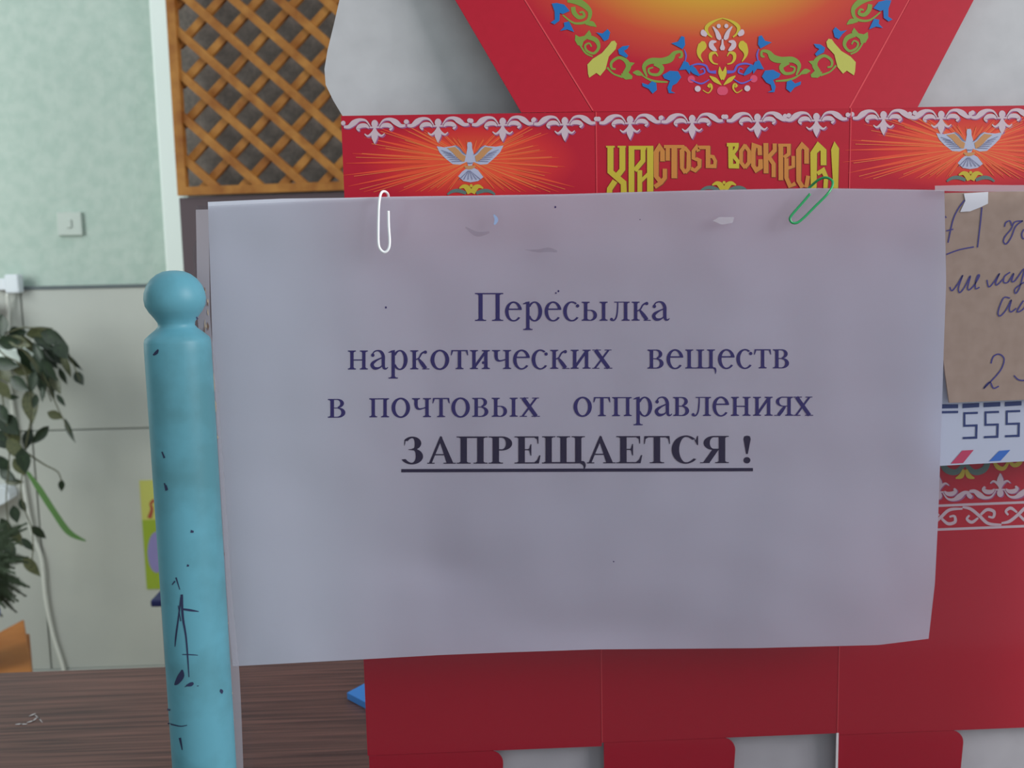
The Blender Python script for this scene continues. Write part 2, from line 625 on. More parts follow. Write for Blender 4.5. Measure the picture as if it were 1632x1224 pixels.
for i in range(-9, 5):
    slat(300, -1 + 64.5 * i, 0.89, 0.001, 0.010, 0.0175)
for i in range(-3, 14):
    slat(304, 50 + 67.5 * i, -1.10, -0.010, 0.0005, 0.0165)

# ------------------------------------------------------------------ plants
YP = 3.08
sa = P(36, 556, YP); sb = P(36, 579, YP)
sh = thing('wall_shelf', 'white wall shelf end showing through the hanging plant leaves', 'shelf', (sa.x - 0.3, YW, sb.z))
box('board', sa.x - 0.45, sa.x, YP, YW - 0.022, sb.z, sa.z, M['white_paint'], sh, bev=0.004)
for bx_ in (sa.x - 0.40, sa.x - 0.20):
    box('bracket', bx_, bx_ + 0.02, YP + 0.06, YW - 0.022, sb.z - 0.10, sb.z - 0.0005, M['white_paint'], sh)
pc = Vector((sa.x - 0.20, YP + 0.09, sa.z + 0.001))
hp = thing('hanging_plant', 'dark green hanging houseplant with glossy oval leaves against the wall', 'plant', pc)
lathe('pot', [(0.055, pc.z), (0.075, pc.z + 0.12), (0.082, pc.z + 0.122), (0.082, pc.z + 0.14), (0.070, pc.z + 0.14), (0.068, pc.z + 0.125), (0.01, pc.z + 0.124)],
      (pc.x, pc.y), M['terracotta'], hp, sides=24)
top = pc + Vector((0, 0, 0.13))


def leaf_mesh(m):
    v = []; f = []
    n = 6
    for i in range(n + 1):
        t = i / n
        w = 0.5 * math.sin(math.pi * t ** 0.85) * (1 - 0.15 * t)
        d = -0.10 * t * t
        v += [(t, -w, d + 0.05 * w), (t, 0, d - 0.03), (t, w, d + 0.05 * w)]
    for i in range(n):
        a = 3 * i
        f += [(a, a + 1, a + 4, a + 3), (a + 1, a + 2, a + 5, a + 4)]
    me = bpy.data.meshes.new('leaf')
    me.from_pydata(v, [], f)
    me.materials.append(m)
    me.polygons.foreach_set('use_smooth', [True] * len(me.polygons))
    return me


LM = [leaf_mesh(M['leaf']), leaf_mesh(M['leaf2'])]


def put_leaf(parent, px, py, ln, wd, a, y, kind=0, tilt=0.0):
    """leaf centred at the sight of (px, py) on depth y; a = direction in the wall plane"""
    s = y / FPX
    p = P(px, py, y)
    ca, sa_ = math.cos(math.radians(a)), math.sin(math.radians(a))
    ex = Vector((ca, random.uniform(-.35, .15), sa_)).normalized()
    ez = Vector((0.25 * math.sin(tilt), -1, 0.3 * math.cos(tilt)))
    ey = ez.cross(ex).normalized()
    ez = ex.cross(ey).normalized()
    o = bpy.data.objects.new('leaf', LM[kind])
    COL.objects.link(o)
    o.parent = parent
    L, Wd = ln * s, wd * s
    base = p - ex * (L * 0.5) - Vector(parent['_o'])
    o.matrix_local = Matrix.Translation(base) @ Matrix((
        (ex.x * L, ey.x * Wd, ez.x * L, 0), (ex.y * L, ey.y * Wd, ez.y * L, 0), (ex.z * L, ey.z * Wd, ez.z * L, 0), (0, 0, 0, 1)))


LEAVES = [(2, 520, 40, 24, -90), (27, 532, 34, 26, 10), (62, 530, 46, 22, 12), (84, 538, 42, 26, -25), (98, 558, 34, 26, -60),
          (14, 546, 42, 26, 5), (48, 552, 44, 18, -55), (62, 566, 46, 16, -65), (88, 566, 50, 24, -48), (105, 582, 42, 13, -72),
          (117, 577, 40, 9, -45), (126, 603, 26, 17, -60), (8, 580, 48, 24, -8), (34, 590, 34, 22, -25), (58, 585, 40, 20, -80),
          (74, 602, 44, 22, -72), (88, 612, 36, 18, -62), (67, 628, 26, 9, -92), (82, 622, 36, 11, -82), (97, 638, 24, 9, -58),
          (48, 647, 58, 27, -86), (20, 633, 20, 10, -6), (14, 677, 44, 34, -50), (88, 662, 26, 16, -25), (64, 694, 40, 17, -132),
          (110, 686, 42, 11, -68), (8, 702, 44, 30, -40), (24, 716, 44, 24, -60), (37, 735, 44, 28, -90), (6, 742, 34, 24, -70),
          (22, 768, 32, 13, 0), (98, 774, 20, 11, -95), (36, 806, 24, 15, -70), (62, 849, 30, 16, -52), (50, 903, 44, 19, -55),
          (78, 590, 44, 18, -60), (40, 566, 30, 18, -40), (12, 600, 36, 18, -40), (70, 548, 40, 16, -35), (52, 608, 36, 17, -100),
          (30, 612, 40, 24, -35), (6, 622, 34, 20, -60), (56, 640, 24, 12, -100), (100, 600, 30, 12, -75), (30, 545, 40, 20, -20), (76, 572, 44, 20, -50),
          (44, 580, 40, 20, -70), (66, 614, 40, 18, -85), (20, 690, 40, 26, -65), (44, 700, 36, 18, -100), (4, 660, 34, 24, -70), (30, 745, 34, 20, -60), (12, 758, 34, 18, -30),
          (24, 820, 30, 18, -80), (10, 840, 34, 22, -60), (28, 858, 30, 18, -70), (44, 868, 30, 13, -50), (16, 880, 34, 20, -90)]
for i, (x, y, l, w, a) in enumerate(LEAVES):
    put_leaf(hp, x, y, l, w, a, YP - 0.09 + 0.08 * random.random(), 1 if i % 7 in (2, 6) else 0, i * 1.7)
STEMS = [[top, P(0, 528, 3.04), P(40, 522, 3.02), P(85, 530, 3.01), P(110, 565, 3.02), P(128, 608, 3.02)],
         [top, P(-5, 545, 3.03), P(40, 560, 3.01), P(70, 600, 3.01), P(92, 650, 3.02), P(112, 690, 3.02)],
         [top, P(0, 560, 3.03), P(36, 585, 3.01), P(50, 650, 3.01), P(40, 720, 3.02), P(34, 790, 3.02), P(52, 850, 3.02), P(50, 905, 3.02)],
         [top, P(-10, 560, 3.03), P(5, 640, 3.01), P(15, 720, 3.02), P(10, 800, 3.02), P(20, 880, 3.02)],
         [top, P(20, 540, 3.02), P(60, 590, 3.01), P(82, 640, 3.02)],
         [P(40, 720, 3.02), P(70, 740, 3.02), P(92, 752, 3.02), P(98, 768, 3.02)]]
for s in STEMS:
    tube('stem', s, 0.0028, M['stem'], hp, sides=6, k=5, taper=0.6)
# long narrow blade
k = Ink(); k.strip([(44, 752, 4), (62, 778, 9), (86, 815, 9), (110, 848, 9), (137, 862, 2)])
bl = obj('long_leaf', [P(x, y, 2.98 - 0.0006 * (x - 44)) for x, y in k.v], k.f, M['blade'], hp)
sd = bl.modifiers.new('thick', 'SOLIDIFY'); sd.thickness = 0.002

# stool with a fern in a blue pot
YS = 2.36
ZS = 0.47
qa, qb, qd = PZ(38, 986, ZS), PZ(53, 1078, ZS), PZ(-64, 1040, ZS)
qc = qb + (qd - qa)
st = thing('wooden_stool', 'orange wooden stool under the fern at the left edge', 'stool', ((qa.x + qc.x) / 2, (qa.y + qc.y) / 2, 0))
bevel(prism('seat', [qa, qb, qc, qd], (0, 0, -0.03), M['orange_wood'], st), 0.004)
cen = (qa + qc) / 2
for q in (qa, qb, qc, qd):
    e = q.lerp(cen, 0.16)
    box('leg', e.x - 0.016, e.x + 0.016, e.y - 0.016, e.y + 0.016, 0.0, ZS - 0.0305, M['orange_wood'], st)
for q, r_ in ((qa, qb), (qb, qc), (qc, qd), (qd, qa)):
    tube('rung', [q.lerp(cen, 0.16) - Vector((0, 0, 0.28)), r_.lerp(cen, 0.16) - Vector((0, 0, 0.28))], 0.009, M['orange_wood'], st, k=1)
s1 = Vector((0, 0, ZS))
fp = Vector((cen.x - 0.062, cen.y, ZS + 0.0005))
fn = thing('potted_fern', 'feathery dark fern in a blue pot on the orange stool', 'plant', fp)
lathe('pot', [(0.05, fp.z), (0.072, fp.z + 0.11), (0.076, fp.z + 0.112), (0.076, fp.z + 0.125), (0.066, fp.z + 0.125), (0.064, fp.z + 0.115), (0.005, fp.z + 0.114)],
      (fp.x, fp.y), M['blue_pot'], fn, sides=28)
fr_top = fp + Vector((0, 0, 0.115))
for i in range(60):
    tx, ty = random.uniform(-30, 50), random.uniform(828, 985)
    tip = P(tx, ty, cen.y + random.uniform(-0.10, 0.12))
    mid = (fr_top + tip) / 2 + Vector((0, 0, 0.06))
    pts = [Vector(p) for p in catmull([tuple(fr_top), tuple(mid), tuple(tip)], 14)]
    v, f = [], []
    for j in range(1, len(pts)):
        t = (pts[j] - pts[j - 1]).normalized()
        sd_ = t.cross(Vector((0, -1, 0.2))).normalized()
        ln = 0.028 * math.sin(math.pi * min(1, j / len(pts) + 0.12)) + 0.004
        for sg in (-1, 1):
            for kk in range(2):
                b = pts[j - 1].lerp(pts[j], 0.5 * kk)
                dr = (sd_ * sg + t * 0.6 + Vector((0, random.uniform(-.4, .4), 0))).normalized()
                wv = t * 0.0022
                q = len(v)
                v += [b - wv, b + wv, b + dr * ln]
                f.append((q, q + 1, q + 2))
        q = len(v)
        v += [pts[j - 1] - sd_ * 0.001, pts[j - 1] + sd_ * 0.001, pts[j] + sd_ * 0.001, pts[j] - sd_ * 0.001]
        f.append((q, q + 1, q + 2, q + 3))
    obj('frond', v, f, M['fern'], fn)
# small white plastic thing among the leaves
yb = 3.22
k = [(-50, 782), (2, 776), (10, 779), (15, 788), (16, 796), (10, 801), (-10, 811), (-50, 828)]
wb = prism('white_box', [P(x, y, yb) for x, y in k], (0, YW - 0.0205 - yb, 0), M['white_plastic'], None, P(-10, 815, yb))
bevel(wb, 0.003)
tag(wb, 'tilted white plastic box on the wall among the plant leaves', 'box')

# ------------------------------------------------------------------ counter
far_y = PZ(135, 1066, ZC).y
ct = thing('service_counter', 'brown walnut laminate counter top behind the blue post', 'counter', (0, 0.45, 0))
box('counter_top', -1.3, 1.3, 0.22, far_y, ZC - 0.035, ZC, M['laminate'], ct, bev=0.002)
box('front_panel', -1.28, 1.28, 0.26, 0.285, 0.0, ZC - 0.0355, M['laminate'], ct)
box('side_panel', -1.28, -1.255, 0.286, far_y - 0.02, 0.0, ZC - 0.0355, M['laminate'], ct)
box('side_panel', 1.255, 1.28, 0.286, far_y - 0.02, 0.0, ZC - 0.0355, M['laminate'], ct)
k = Ink()
for (x, y, a) in ((52, 1139, 0.4), (60, 1143, -0.7), (64, 1147, -0.9), (30, 1154, 0.1), (38, 1154, 0.0), (56, 1146, 0.7), (48, 1150, 0.3)):
    k.strip([(x - 6 * math.cos(a), y + 6 * math.sin(a), 0.5), (x, y, 2.2), (x + 6 * math.cos(a), y - 6 * math.sin(a), 0.5)])
k.lay('scuff_mark', lambda x, y: PZ(x, y, ZC + 0.0003), M['speck'], ct)
nz = ZC + 0.005
nb = [PZ(553, 1104, nz), PZ(640, 1150, nz), PZ(690, 1098, nz), PZ(640, 1058, nz)]
nb_o = prism('blue_notepad', nb, (0, 0, -0.0045), M['blue_card'], None, PZ(600, 1104, ZC + 0.0005))
tag(nb_o, 'bright blue card corner lying on the counter behind the red box', 'notepad')

# ------------------------------------------------------------------ white backing card
z0 = ZC + 0.0005
BN = Vector((0, -1, 0.05)).normalized()
BO = Vector((0, 0.4275, z0))
BP = lambda x, y: on(x, y, BO, BN)
lc = [(548, -170), (546, -60), (541, 0), (533, 35), (522, 80), (517, 110), (519, 135), (531, 160), (549, 190), (566, 230), (580, 300), (592, 500), (604, 900), (612, 1224)]
out = [BP(x, y) for x, y in lc]
out.append(Vector((BP(620, 1300).x, BO.y, z0)))
rx = BP(1800, 600).x
out.append(Vector((rx, BO.y, z0)))
out.append(Vector((rx, out[0].y, out[0].z)))
bc = prism('backing_card', out, (0, 0.0015, 0), M['card'], None, (BP(1100, 600).x, BO.y, z0))
tag(bc, 'large pale grey card with wavy left edge behind the red box', 'cardboard')

# ------------------------------------------------------------------ red cake box blank
YR = 0.425
R0 = Vector((P(1150, 600, YR).x, YR, z0))
blank = thing('cake_box_blank', 'flattened red Easter cake box with dove and gilt lettering print', 'cardboard box', R0)
TH = (0, 0.0006, 0)
XL = [P(545, 240, YR).x, P(952, 400, YR).x, P(1347, 600, YR).x, P(1755, 600, YR).x]
topz = lambda x: P(1150, 175.5, YR).z
TOPPX = {0: 182, 1: 175, 2: 173}
BOT = {0: P(870, 1193, YR).z, 1: P(1250, 1172, YR).z, 2: P(1570, 1162, YR).z}
TABX = {0: P(802, 1215, YR).x, 1: P(1172, 1205, YR).x, 2: P(1535, 1200, YR).x}
zt = P(950, 178.5, YR).z
glow_pt = [P(751, 258, YR) - R0, None, P(1547, 236, YR) - R0]
SURF = lambda lay: (lambda x, y: P(x, y, YR - 0.00009 * lay))
panels = []
for i in range(3):
    xa, xb = XL[i], XL[i + 1]
    g = 0.0002
    if glow_pt[i] is not None:
        pm_ = glow_card('red_card_glow', glow_pt[i], 0.046, 0.018,
                        [(0.0, (210, 110, 48)), (0.35, (200, 70, 42)), (0.75, (190, 36, 42)), (1.0, (170, 16, 42))])
    else:
        pm_ = M['red']
    pl = prism('panel', [Vector((xa + g, YR, BOT[i])), Vector((xb - g, YR, BOT[i])), Vector((xb - g, YR, zt)), Vector((xa + g, YR, zt))], TH, pm_, blank)
    panels.append(pl)
    # bottom tab with a rounded shoulder
    tx = TABX[i]; r = 0.006
    o_ = [Vector((xa + 0.0008, YR + 0.0002, BOT[i] - 0.0002)), Vector((xa + 0.0008, YR + 0.0002, z0))]
    o_ += [Vector((tx - 0.004, YR + 0.0002, z0))]
    for q in range(7):
        a = math.radians(15 * q)
        o_.append(Vector((tx - r + r * math.cos(a), YR + 0.0002, BOT[i] - 0.0002 - r + r * math.sin(a))))
    prism('bottom_tab', o_, TH, M['red'], blank)
# creases and the pale cut edge between panels
for i in (1, 2):
    x = XL[i]
    box('crease', x - 0.00022, x + 0.00022, YR - 0.0002, YR + 0.0004, max(BOT[i], BOT[i - 1]), zt, M['red_edge'], blank)
x = XL[2]
box('cut_edge', x - 0.0005, x + 0.0005, YR - 0.0003, YR + 0.0005, z0, P(1330, 1168, YR).z, M['card_edge'], blank)

# lid, leaning back
LT = math.radians(11)
lo_pt = Vector((0, YR, zt))
ln_ = Vector((0, -math.cos(LT), math.sin(LT)))
LID = lambda x, y, lay=0: on(x, y, lo_pt + ln_ * (0.00009 * lay), ln_)
lw = [LID(945, 178), LID(1353, 173), LID(1452, -4), LID(1530, -150), LID(760, -140), LID(832, -6)]
gc = LID(1128, -75) - R0
lidm = glow_card('lid_sunburst_print', gc, 0.088, 0.050,
                 [(0.0, (204, 170, 48)), (0.42, (190, 138, 42)), (0.74, (186, 66, 42)), (1.0, (170, 16, 42))])
lid = prism('lid', lw, (0, 0.0006, 0), lidm, blank)
prism('lid_flap', [LID(831, 179.5), LID(944, 178), LID(831, -6), LID(759, -140), LID(640, -146), LID(722, -6)], (0, 0.0006, 0), M['red'], blank)
prism('lid_flap', [LID(1354, 173), LID(1462, 172), LID(1553, -2), LID(1632, -150), LID(1531, -150), LID(1453, -4)], (0, 0.0006, 0), M['red'], blank)
for c_ in ([(833, -6), (945, 176)], [(1451, -4), (1354, 172)]):
    k = Ink(); k.strip(c_, 2.2); k.lay('lid_crease', lambda x, y: LID(x, y, 1), M['red_edge'], lid)

# --- lid ornament (one half drawn, the other mirrored)
A = zoomed(860, 0, 5.44)
B = zoomed(1080, 20, 8.743)


def both(inks, name, m, lay, cx=1150.0):
    for ik, z in inks:
        g = ik.mapped(z)
        g.lay(name, lambda x, y: LID(x, y, lay), m, lid)
        g.mapped(lambda x, y: (2 * cx - x, y - 0.018 * (cx - x))).lay(name, lambda x, y: LID(x, y, lay + 0.3), m, lid)


g = Ink()
g.strip([(240, 5, 30), (330, 15, 55), (400, 55, 50), (438, 110, 36), (410, 185, 26), (300, 200, 18), (200, 130, 12)])
g.strip([(290, 60, 40), (300, 110, 40), (340, 150, 34), (385, 140, 26), (375, 105, 20), (345, 110, 14)])
g.strip([(395, 205, 14), (450, 205, 46), (492, 232, 6)])
g.poly([(310, 300), (345, 320), (390, 310), (430, 260), (450, 300), (420, 330), (380, 360), (370, 400), (330, 392), (306, 350)])
g.strip([(350, 390, 14), (400, 460, 16), (460, 490, 12)])
g.strip([(420, 320, 40), (490, 350, 40), (512, 410, 28), (470, 462, 22), (410, 440, 20), (395, 395, 18), (430, 375, 14), (450, 405, 12)])
g.strip([(585, 585, 18), (640, 640, 14), (720, 668, 20)])
g.strip([(735, 640, 40), (770, 580, 46), (745, 525, 36), (685, 500, 26), (625, 540, 24), (625, 590, 20), (660, 600, 14)])
g.poly([(705, 640), (760, 620), (805, 660), (800, 685), (745, 690), (715, 670)])
g.poly([(740, 545), (790, 540), (825, 545), (790, 580), (765, 590)])
g.strip([(808, 630, 6), (850, 632, 46), (900, 655, 8)])
g.strip([(880, 650, 8), (980, 700, 20), (1110, 712, 12)])
g.strip([(930, 665, 14), (905, 580, 34), (960, 530, 50), (1060, 530, 56), (1130, 510, 60), (1170, 460, 34), (1225, 450, 22), (1230, 490, 22), (1205, 500, 12)])
g.strip([(1000, 545, 50), (1060, 590, 40), (1030, 645, 28), (960, 640, 22), (945, 600, 16), (985, 585, 12)])
both([(g, A)], 'green_scroll_print', M['green'], 1)
g = Ink()
g.poly([(650, 352), (670, 380), (660, 425), (600, 490), (572, 600), (525, 658), (492, 632), (430, 674), (420, 640), (414, 560), (460, 510), (540, 460), (600, 390), (622, 358)])
both([(g, A)], 'leaf_print', M['lime'], 2)
g = Ink()
for pl_ in ([(105, 30), (150, 25), (215, 40), (262, 95), (200, 122), (176, 112), (172, 180), (130, 212), (95, 195), (132, 170), (130, 100)],
            [(210, 195), (255, 185), (275, 225), (300, 278), (240, 255), (178, 268), (215, 230)],
            [(490, 280), (545, 290), (590, 252), (612, 280), (597, 340), (560, 357), (530, 315)],
            [(680, 430), (720, 400), (778, 394), (760, 425), (730, 440), (768, 482), (755, 502), (690, 470)],
            [(1142, 375), (1200, 360), (1230, 312), (1256, 320), (1262, 390), (1240, 427), (1200, 405)],
            [(1066, 650), (1130, 613), (1200, 618), (1228, 670), (1190, 722), (1152, 742), (1140, 790), (1178, 807), (1120, 807), (1108, 760), (1130, 700), (1080, 680)],
            [(888, 718), (940, 735), (975, 703), (1012, 720), (1017, 780), (980, 812), (945, 770), (893, 747)],
            [(1250, 528), (1287, 540), (1312, 590), (1302, 645), (1270, 602), (1208, 608), (1230, 570)]):
    g.poly(pl_)
g.strip([(1315, 565, 10), (1335, 610, 50), (1385, 655, 14)])
both([(g, A)], 'blue_flower_print', M['blue'], 3)
g = Ink()
g.strip([(1255, 430, 8), (1270, 480, 14), (1262, 530, 10)])
g.strip([(1300, 575, 10), (1370, 555, 16), (1440, 570, 18), (1470, 620, 20), (1530, 625, 30)])
g.strip([(1385, 650, 10), (1430, 630, 14), (1420, 595, 12), (1390, 605, 8)])
g.strip([(1310, 690, 8), (1400, 725, 14), (1470, 690, 8)])
both([(g, A)], 'indigo_swirl_print', M['indigo'], 2)
g = Ink()
g.strip([(627, 78, 14), (540, 105, 24), (450, 155, 44), (400, 215, 50), (420, 290, 34), (480, 345, 20)])
g.strip([(355, 400, 40), (345, 460, 120), (305, 540, 80), (305, 610, 40), (355, 690, 10)])
g.strip([(560, 610, 10), (525, 560, 30), (465, 580, 50), (460, 650, 40), (500, 705, 24), (560, 720, 14)])
g.strip([(585, 755, 10), (595, 830, 60), (627, 880, 90), (640, 940, 10)])
g.strip([(445, 885, 12), (510, 930, 60), (555, 965, 50), (610, 1010, 8)])
g.strip([(425, 1040, 40), (455, 1010, 50), (475, 1060, 24), (425, 1120, 14), (350, 1080, 12)])
both([(g, B)], 'yellow_scroll_print', M['gold'], 2, 1151.5)
g = Ink()
g.strip([(490, 195, 14), (545, 270, 50), (575, 345, 66), (600, 375, 30)])
g.disc(572, 188, 28, 30)
g.strip([(350, 240, 30), (360, 285, 80), (405, 320, 40)])
g.strip([(540, 405, 20), (480, 415, 60), (470, 465, 70), (510, 510, 56), (545, 530, 14)])
g.strip([(627, 370, 20), (627, 440, 30), (627, 490, 66), (627, 525, 40)])
g.disc(280, 1062, 42)
both([(g, B)], 'white_bead_print', M['silver'], 3, 1151.5)
g = Ink()
g.disc(640, 1090, 62); g.disc(190, 930, 52)
both([(g, B)], 'rose_print', M['rose'], 1, 1151.5)

# --- border print
def fleur(ik, cx, ty, s=1.0, flip=1):
    """hanging lily and acanthus scrolls, about 100 wide"""
    t = Ink()
    t.disc(0, 7, 5.2, 6)
    t.rect(-8, 11.5, 8, 14)
    t.strip([(0, 13, 3), (0, 22, 9), (0, 29, 10), (0, 39, 1)])
    for m_ in (-1, 1):
        t.strip([(m_ * 1, 17, 3), (m_ * 5, 23, 4), (m_ * 11, 26.5, 3), (m_ * 16, 23, 1.5)])
        t.strip([(m_ * 9, 14, 2), (m_ * 14, 10, 6), (m_ * 22, 10, 7), (m_ * 27, 14, 5), (m_ * 24, 18, 3)])
        t.strip([(m_ * 7, 11, 1.5), (m_ * 14, 2, 3), (m_ * 24, 0.5, 5), (m_ * 33, 5, 9), (m_ * 41, 11, 6), (m_ * 49, 11, 4)])
    t.disc(50, 5, 3.6)
    t.disc(-50, 5, 3.6)
    ik.add(t.mapped(lambda x, y: (cx + x * s, ty + flip * (y + 0.0) * s - 0.02 * x)))


def border(panel, spots, flip=1, name='border_print'):
    a = Ink(); b = Ink()
    for cx, ty in spots:
        fleur(a, cx, ty, 1.0, flip)
        fleur(b, cx + 1.4, ty + 1.4, 1.02, flip)
    b.lay(name + '_shadow', SURF(1), M['mauve'], panel)
    a.lay(name, SURF(2), M['silver'], panel)


border(panels[0], [(597, 190), (698, 188), (801, 186.5), (900, 185.5)])
border(panels[1], [(1004, 183.5), (1103, 182), (1207, 180), (1301, 179)])
border(panels[2], [(1408, 176), (1500, 175.5), (1597, 175), (1694, 175)])
# lower border band (the notice covers its left part)
for pi, (xa, xb) in enumerate(((568, 955), (965, 1336), (1348, 1745))):
    yl = lambda x: 806 - 0.040 * (x - 1496)
    border(panels[pi], [(xa + 50 + 98 * j, yl(xa + 50 + 98 * j) - 9) for j in range(4) if xa + 50 + 98 * j < xb - 30], -1, 'lower_border_print')
    a = Ink()
    for off, w in ((0, 4), (38, 4)):
        a.strip([(xa, yl(xa) + off), (xb, yl(xb) + off)], w)
    n = int((xb - xa) / 62)
    for j in range(n):
        x = xa + 31 + 62 * j; y = yl(x) + 19; s = 1 if j % 2 else -1
        a.strip([(x - 31, y - 14 * s, 3), (x - 18, y - 11 * s, 5), (x - 4, y, 5), (x + 10, y + 12 * s, 5), (x + 31, y + 14 * s, 3)])
        a.strip([(x - 2, y - 2 * s, 4), (x + 8, y - 10 * s, 5), (x + 19, y - 7 * s, 5), (x + 18, y + 2 * s, 4), (x + 10, y + 1 * s, 3)])
        a.strip([(x - 6, y + 3 * s, 3), (x - 16, y + 10 * s, 5), (x - 24, y + 5 * s, 4), (x - 20, y - 1 * s, 3)])
    a.lay('band_print', SURF(1), M['silver'], panels[pi])
    # curled green and gold garland above it
    a = Ink(); b = Ink()
    for j in range(3):
        x = xa + 190 + 138 * (j - 1); y = yl(x) - 66
        for s in (-1, 1):
            a.strip([(x, y, 6), (x + s * 14, y + 14, 9), (x + s * 30, y + 10, 10), (x + s * 36, y - 4, 8), (x + s * 24, y - 8, 6), (x + s * 18, y, 4)])
            b.strip([(x + s * 44, y - 6, 3), (x + s * 52, y + 6, 7), (x + s * 62, y + 8, 6), (x + s * 70, y - 4, 4)])
            b.strip([(x + s * 2, y + 10, 4), (x + s * 6, y + 20, 8), (x + s * 15, y + 24, 2)])
    a.lay('garland_print', SURF(2), M['teal'], panels[pi])
    b.lay('gilt_curl_print', SURF(2), M['gold'], panels[pi])

# --- doves with rays on the first and third panel
D = zoomed(690, 200, 11.125)


def dove(panel, dx, dy):
    mv = lambda x, y: (x + dx, y + dy)
    rnd = random.Random(3)
    a = Ink(); b = Ink()
    cx, cy = 751, 256
    rays = [(-176, 190), (-172, 150), (-168, 175), (-164, 120), (-160, 165), (-156, 120), (-152, 130), (-147, 95), (-138, 70), (-130, 50),
            (-120, 44), (-104, 34), (-90, 34), (-76, 36), (-62, 42), (-50, 60), (-40, 80), (-30, 120), (-24, 100), (-19, 130), (-14, 110),
            (-8, 120), (-2, 140), (4, 150), (9, 130), (14, 170), (19, 150), (24, 165), (29, 150), (35, 120), (42, 80), (50, 62),
            (130, 62), (138, 80), (145, 100), (151, 140), (157, 165), (163, 190), (168, 200), (173, 205), (178, 200)]
    for ang_, ln in rays:
        t = math.radians(ang_ + rnd.uniform(-1, 1))
        e = (cx + ln * math.cos(t), cy + ln * math.sin(t))
        if e[1] > 306:
            f_ = (306 - cy) / (e[1] - cy); e = (cx + (e[0] - cx) * f_, 306)
        if e[1] < 196:
            f_ = (196 - cy) / (e[1] - cy); e = (cx + (e[0] - cx) * f_, 196)
        a.strip([(cx, cy, 9), ((cx + e[0]) / 2, (cy + e[1]) / 2, 5), (e[0], e[1], 0.4)], smooth=False)
        t += math.radians(rnd.uniform(-3, 3))
        l2 = math.hypot(e[0] - cx, e[1] - cy) * 0.92
        e2 = (cx + l2 * math.cos(t), min(306, cy + l2 * math.sin(t)))
        b.strip([(cx, cy, 1.2), (e2[0], e2[1], 0.9)])
    a.mapped(mv).lay('ray_print', SURF(0.7), M['ray'], panel)
    b.mapped(mv).lay('fine_ray_print', SURF(1.2), M['ray2'], panel)
    w = Ink()
    lw_ = [(66, 368), (200, 388), (330, 368), (400, 352), (460, 395), (520, 470), (590, 520), (610, 640), (480, 695), (350, 685), (210, 575), (120, 480)]
    w.poly(lw_)
    w.poly([(1310 - x + 5, y - 12 if x < 300 else y) for x, y in lw_])
    w.strip([(650, 296, 60), (650, 340, 86), (652, 400, 84), (656, 480, 120), (660, 570, 150), (660, 650, 110), (655, 720, 60)])
    w.poly([(590, 770), (735, 755), (800, 790), (895, 915), (800, 985), (665, 1008), (540, 985), (448, 900), (520, 815)])
    w.mapped(D).mapped(mv).lay('dove_print', SURF(2), M['dove'], panel)
    t = Ink()
    t.poly([(250, 400), (390, 378), (450, 430), (520, 510), (580, 545), (560, 640), (500, 640), (420, 560), (340, 470)])
    t.poly([(1310 - x + 5, y) for x, y in [(250, 400), (390, 378), (450, 430), (520, 510), (570, 545), (550, 640), (500, 640), (420, 560), (340, 470)]])
    t.strip([(560, 720, 30), (620, 745, 60), (690, 740, 60), (750, 720, 30)])
    t.mapped(D).mapped(mv).lay('dove_feather_print', SURF(3), M['dove_tan'], panel)
    l = Ink()
    for j in range(6):
        q = j / 5.0
        l.strip([(150 + 180 * q, 440 + 200 * q, 8), (330 + 180 * q, 500 + 130 * q, 12)], 10)
        l.strip([(1165 - 180 * q, 430 + 210 * q, 8), (985 - 180 * q, 500 + 130 * q, 12)], 10)
        l.strip([(640 + 30 * (q - .5), 800, 6), (660 + 380 * (q - .5), 960, 12)], 9)
    l.strip([(400, 352, 8), (470, 400, 16), (530, 475, 16), (590, 520, 8)])
    l.strip([(915, 352, 8), (845, 400, 16), (785, 475, 16), (725, 520, 8)])
    l.strip([(600, 660, 8), (660, 670, 16), (720, 660, 8)])
    l.mapped(D).mapped(mv).lay('dove_line_print', SURF(4), M['dove_line'], panel)
    crown(panel, 751 + dx, 300 + dy)


def crown(panel, cx, cy):
    a = Ink(); b = Ink()
    for s in (-1, 1):
        a.strip([(cx + s * 2, cy + 8, 8), (cx + s * 6, cy, 9), (cx + s * 12, cy - 3, 6), (cx + s * 19, cy, 2)])
        b.strip([(cx + s * 8, cy + 8, 5), (cx + s * 20, cy + 4, 6), (cx + s * 30, cy + 5, 5), (cx + s * 38, cy + 10, 3)])
    a.disc(cx, cy - 4, 2.5)
    b.lay('teal_arch_print', SURF(2), M['teal'], panel)
    a.lay('gilt_crown_print', SURF(3), M['gold'], panel)


dove(panels[0], 0, 0)
dove(panels[2], 796, -21)
crown(panels[1], 1154, 295)

# --- old Slavonic lettering on the middle panel
V1 = zoomed(960, 210, 8.16)
V2 = zoomed(1140, 210, 7.771)
st_ = lambda ik, pts, w: ik.strip(pts, w, smooth=False)
LETTERS = []


def letter(z, m):
    LETTERS.append((Ink(), z, m))
    return LETTERS[-1][0]


# X
k = letter(V1, 'gold')
st_(k, [(105, 188), (105, 520), (275, 665), (280, 830)], 78)
st_(k, [(260, 188), (260, 490), (185, 585)], 76)
st_(k, [(165, 640), (95, 745), (90, 830)], 72)
k.rect(48, 183, 160, 206); k.rect(198, 183, 305, 206)
# P
k = letter(V1, 'gold')
st_(k, [(378, 186), (378, 830)], 74); k.rect(342, 183, 570, 232)
st_(k, [(528, 200), (528, 375), (420, 505)], 62)
# И
k = letter(V1, 'gold')
st_(k, [(486, 500), (486, 830)], 62); st_(k, [(622, 186), (622, 830)], 82)
st_(k, [(500, 640), (600, 545)], 44); k.rect(565, 183, 662, 208)
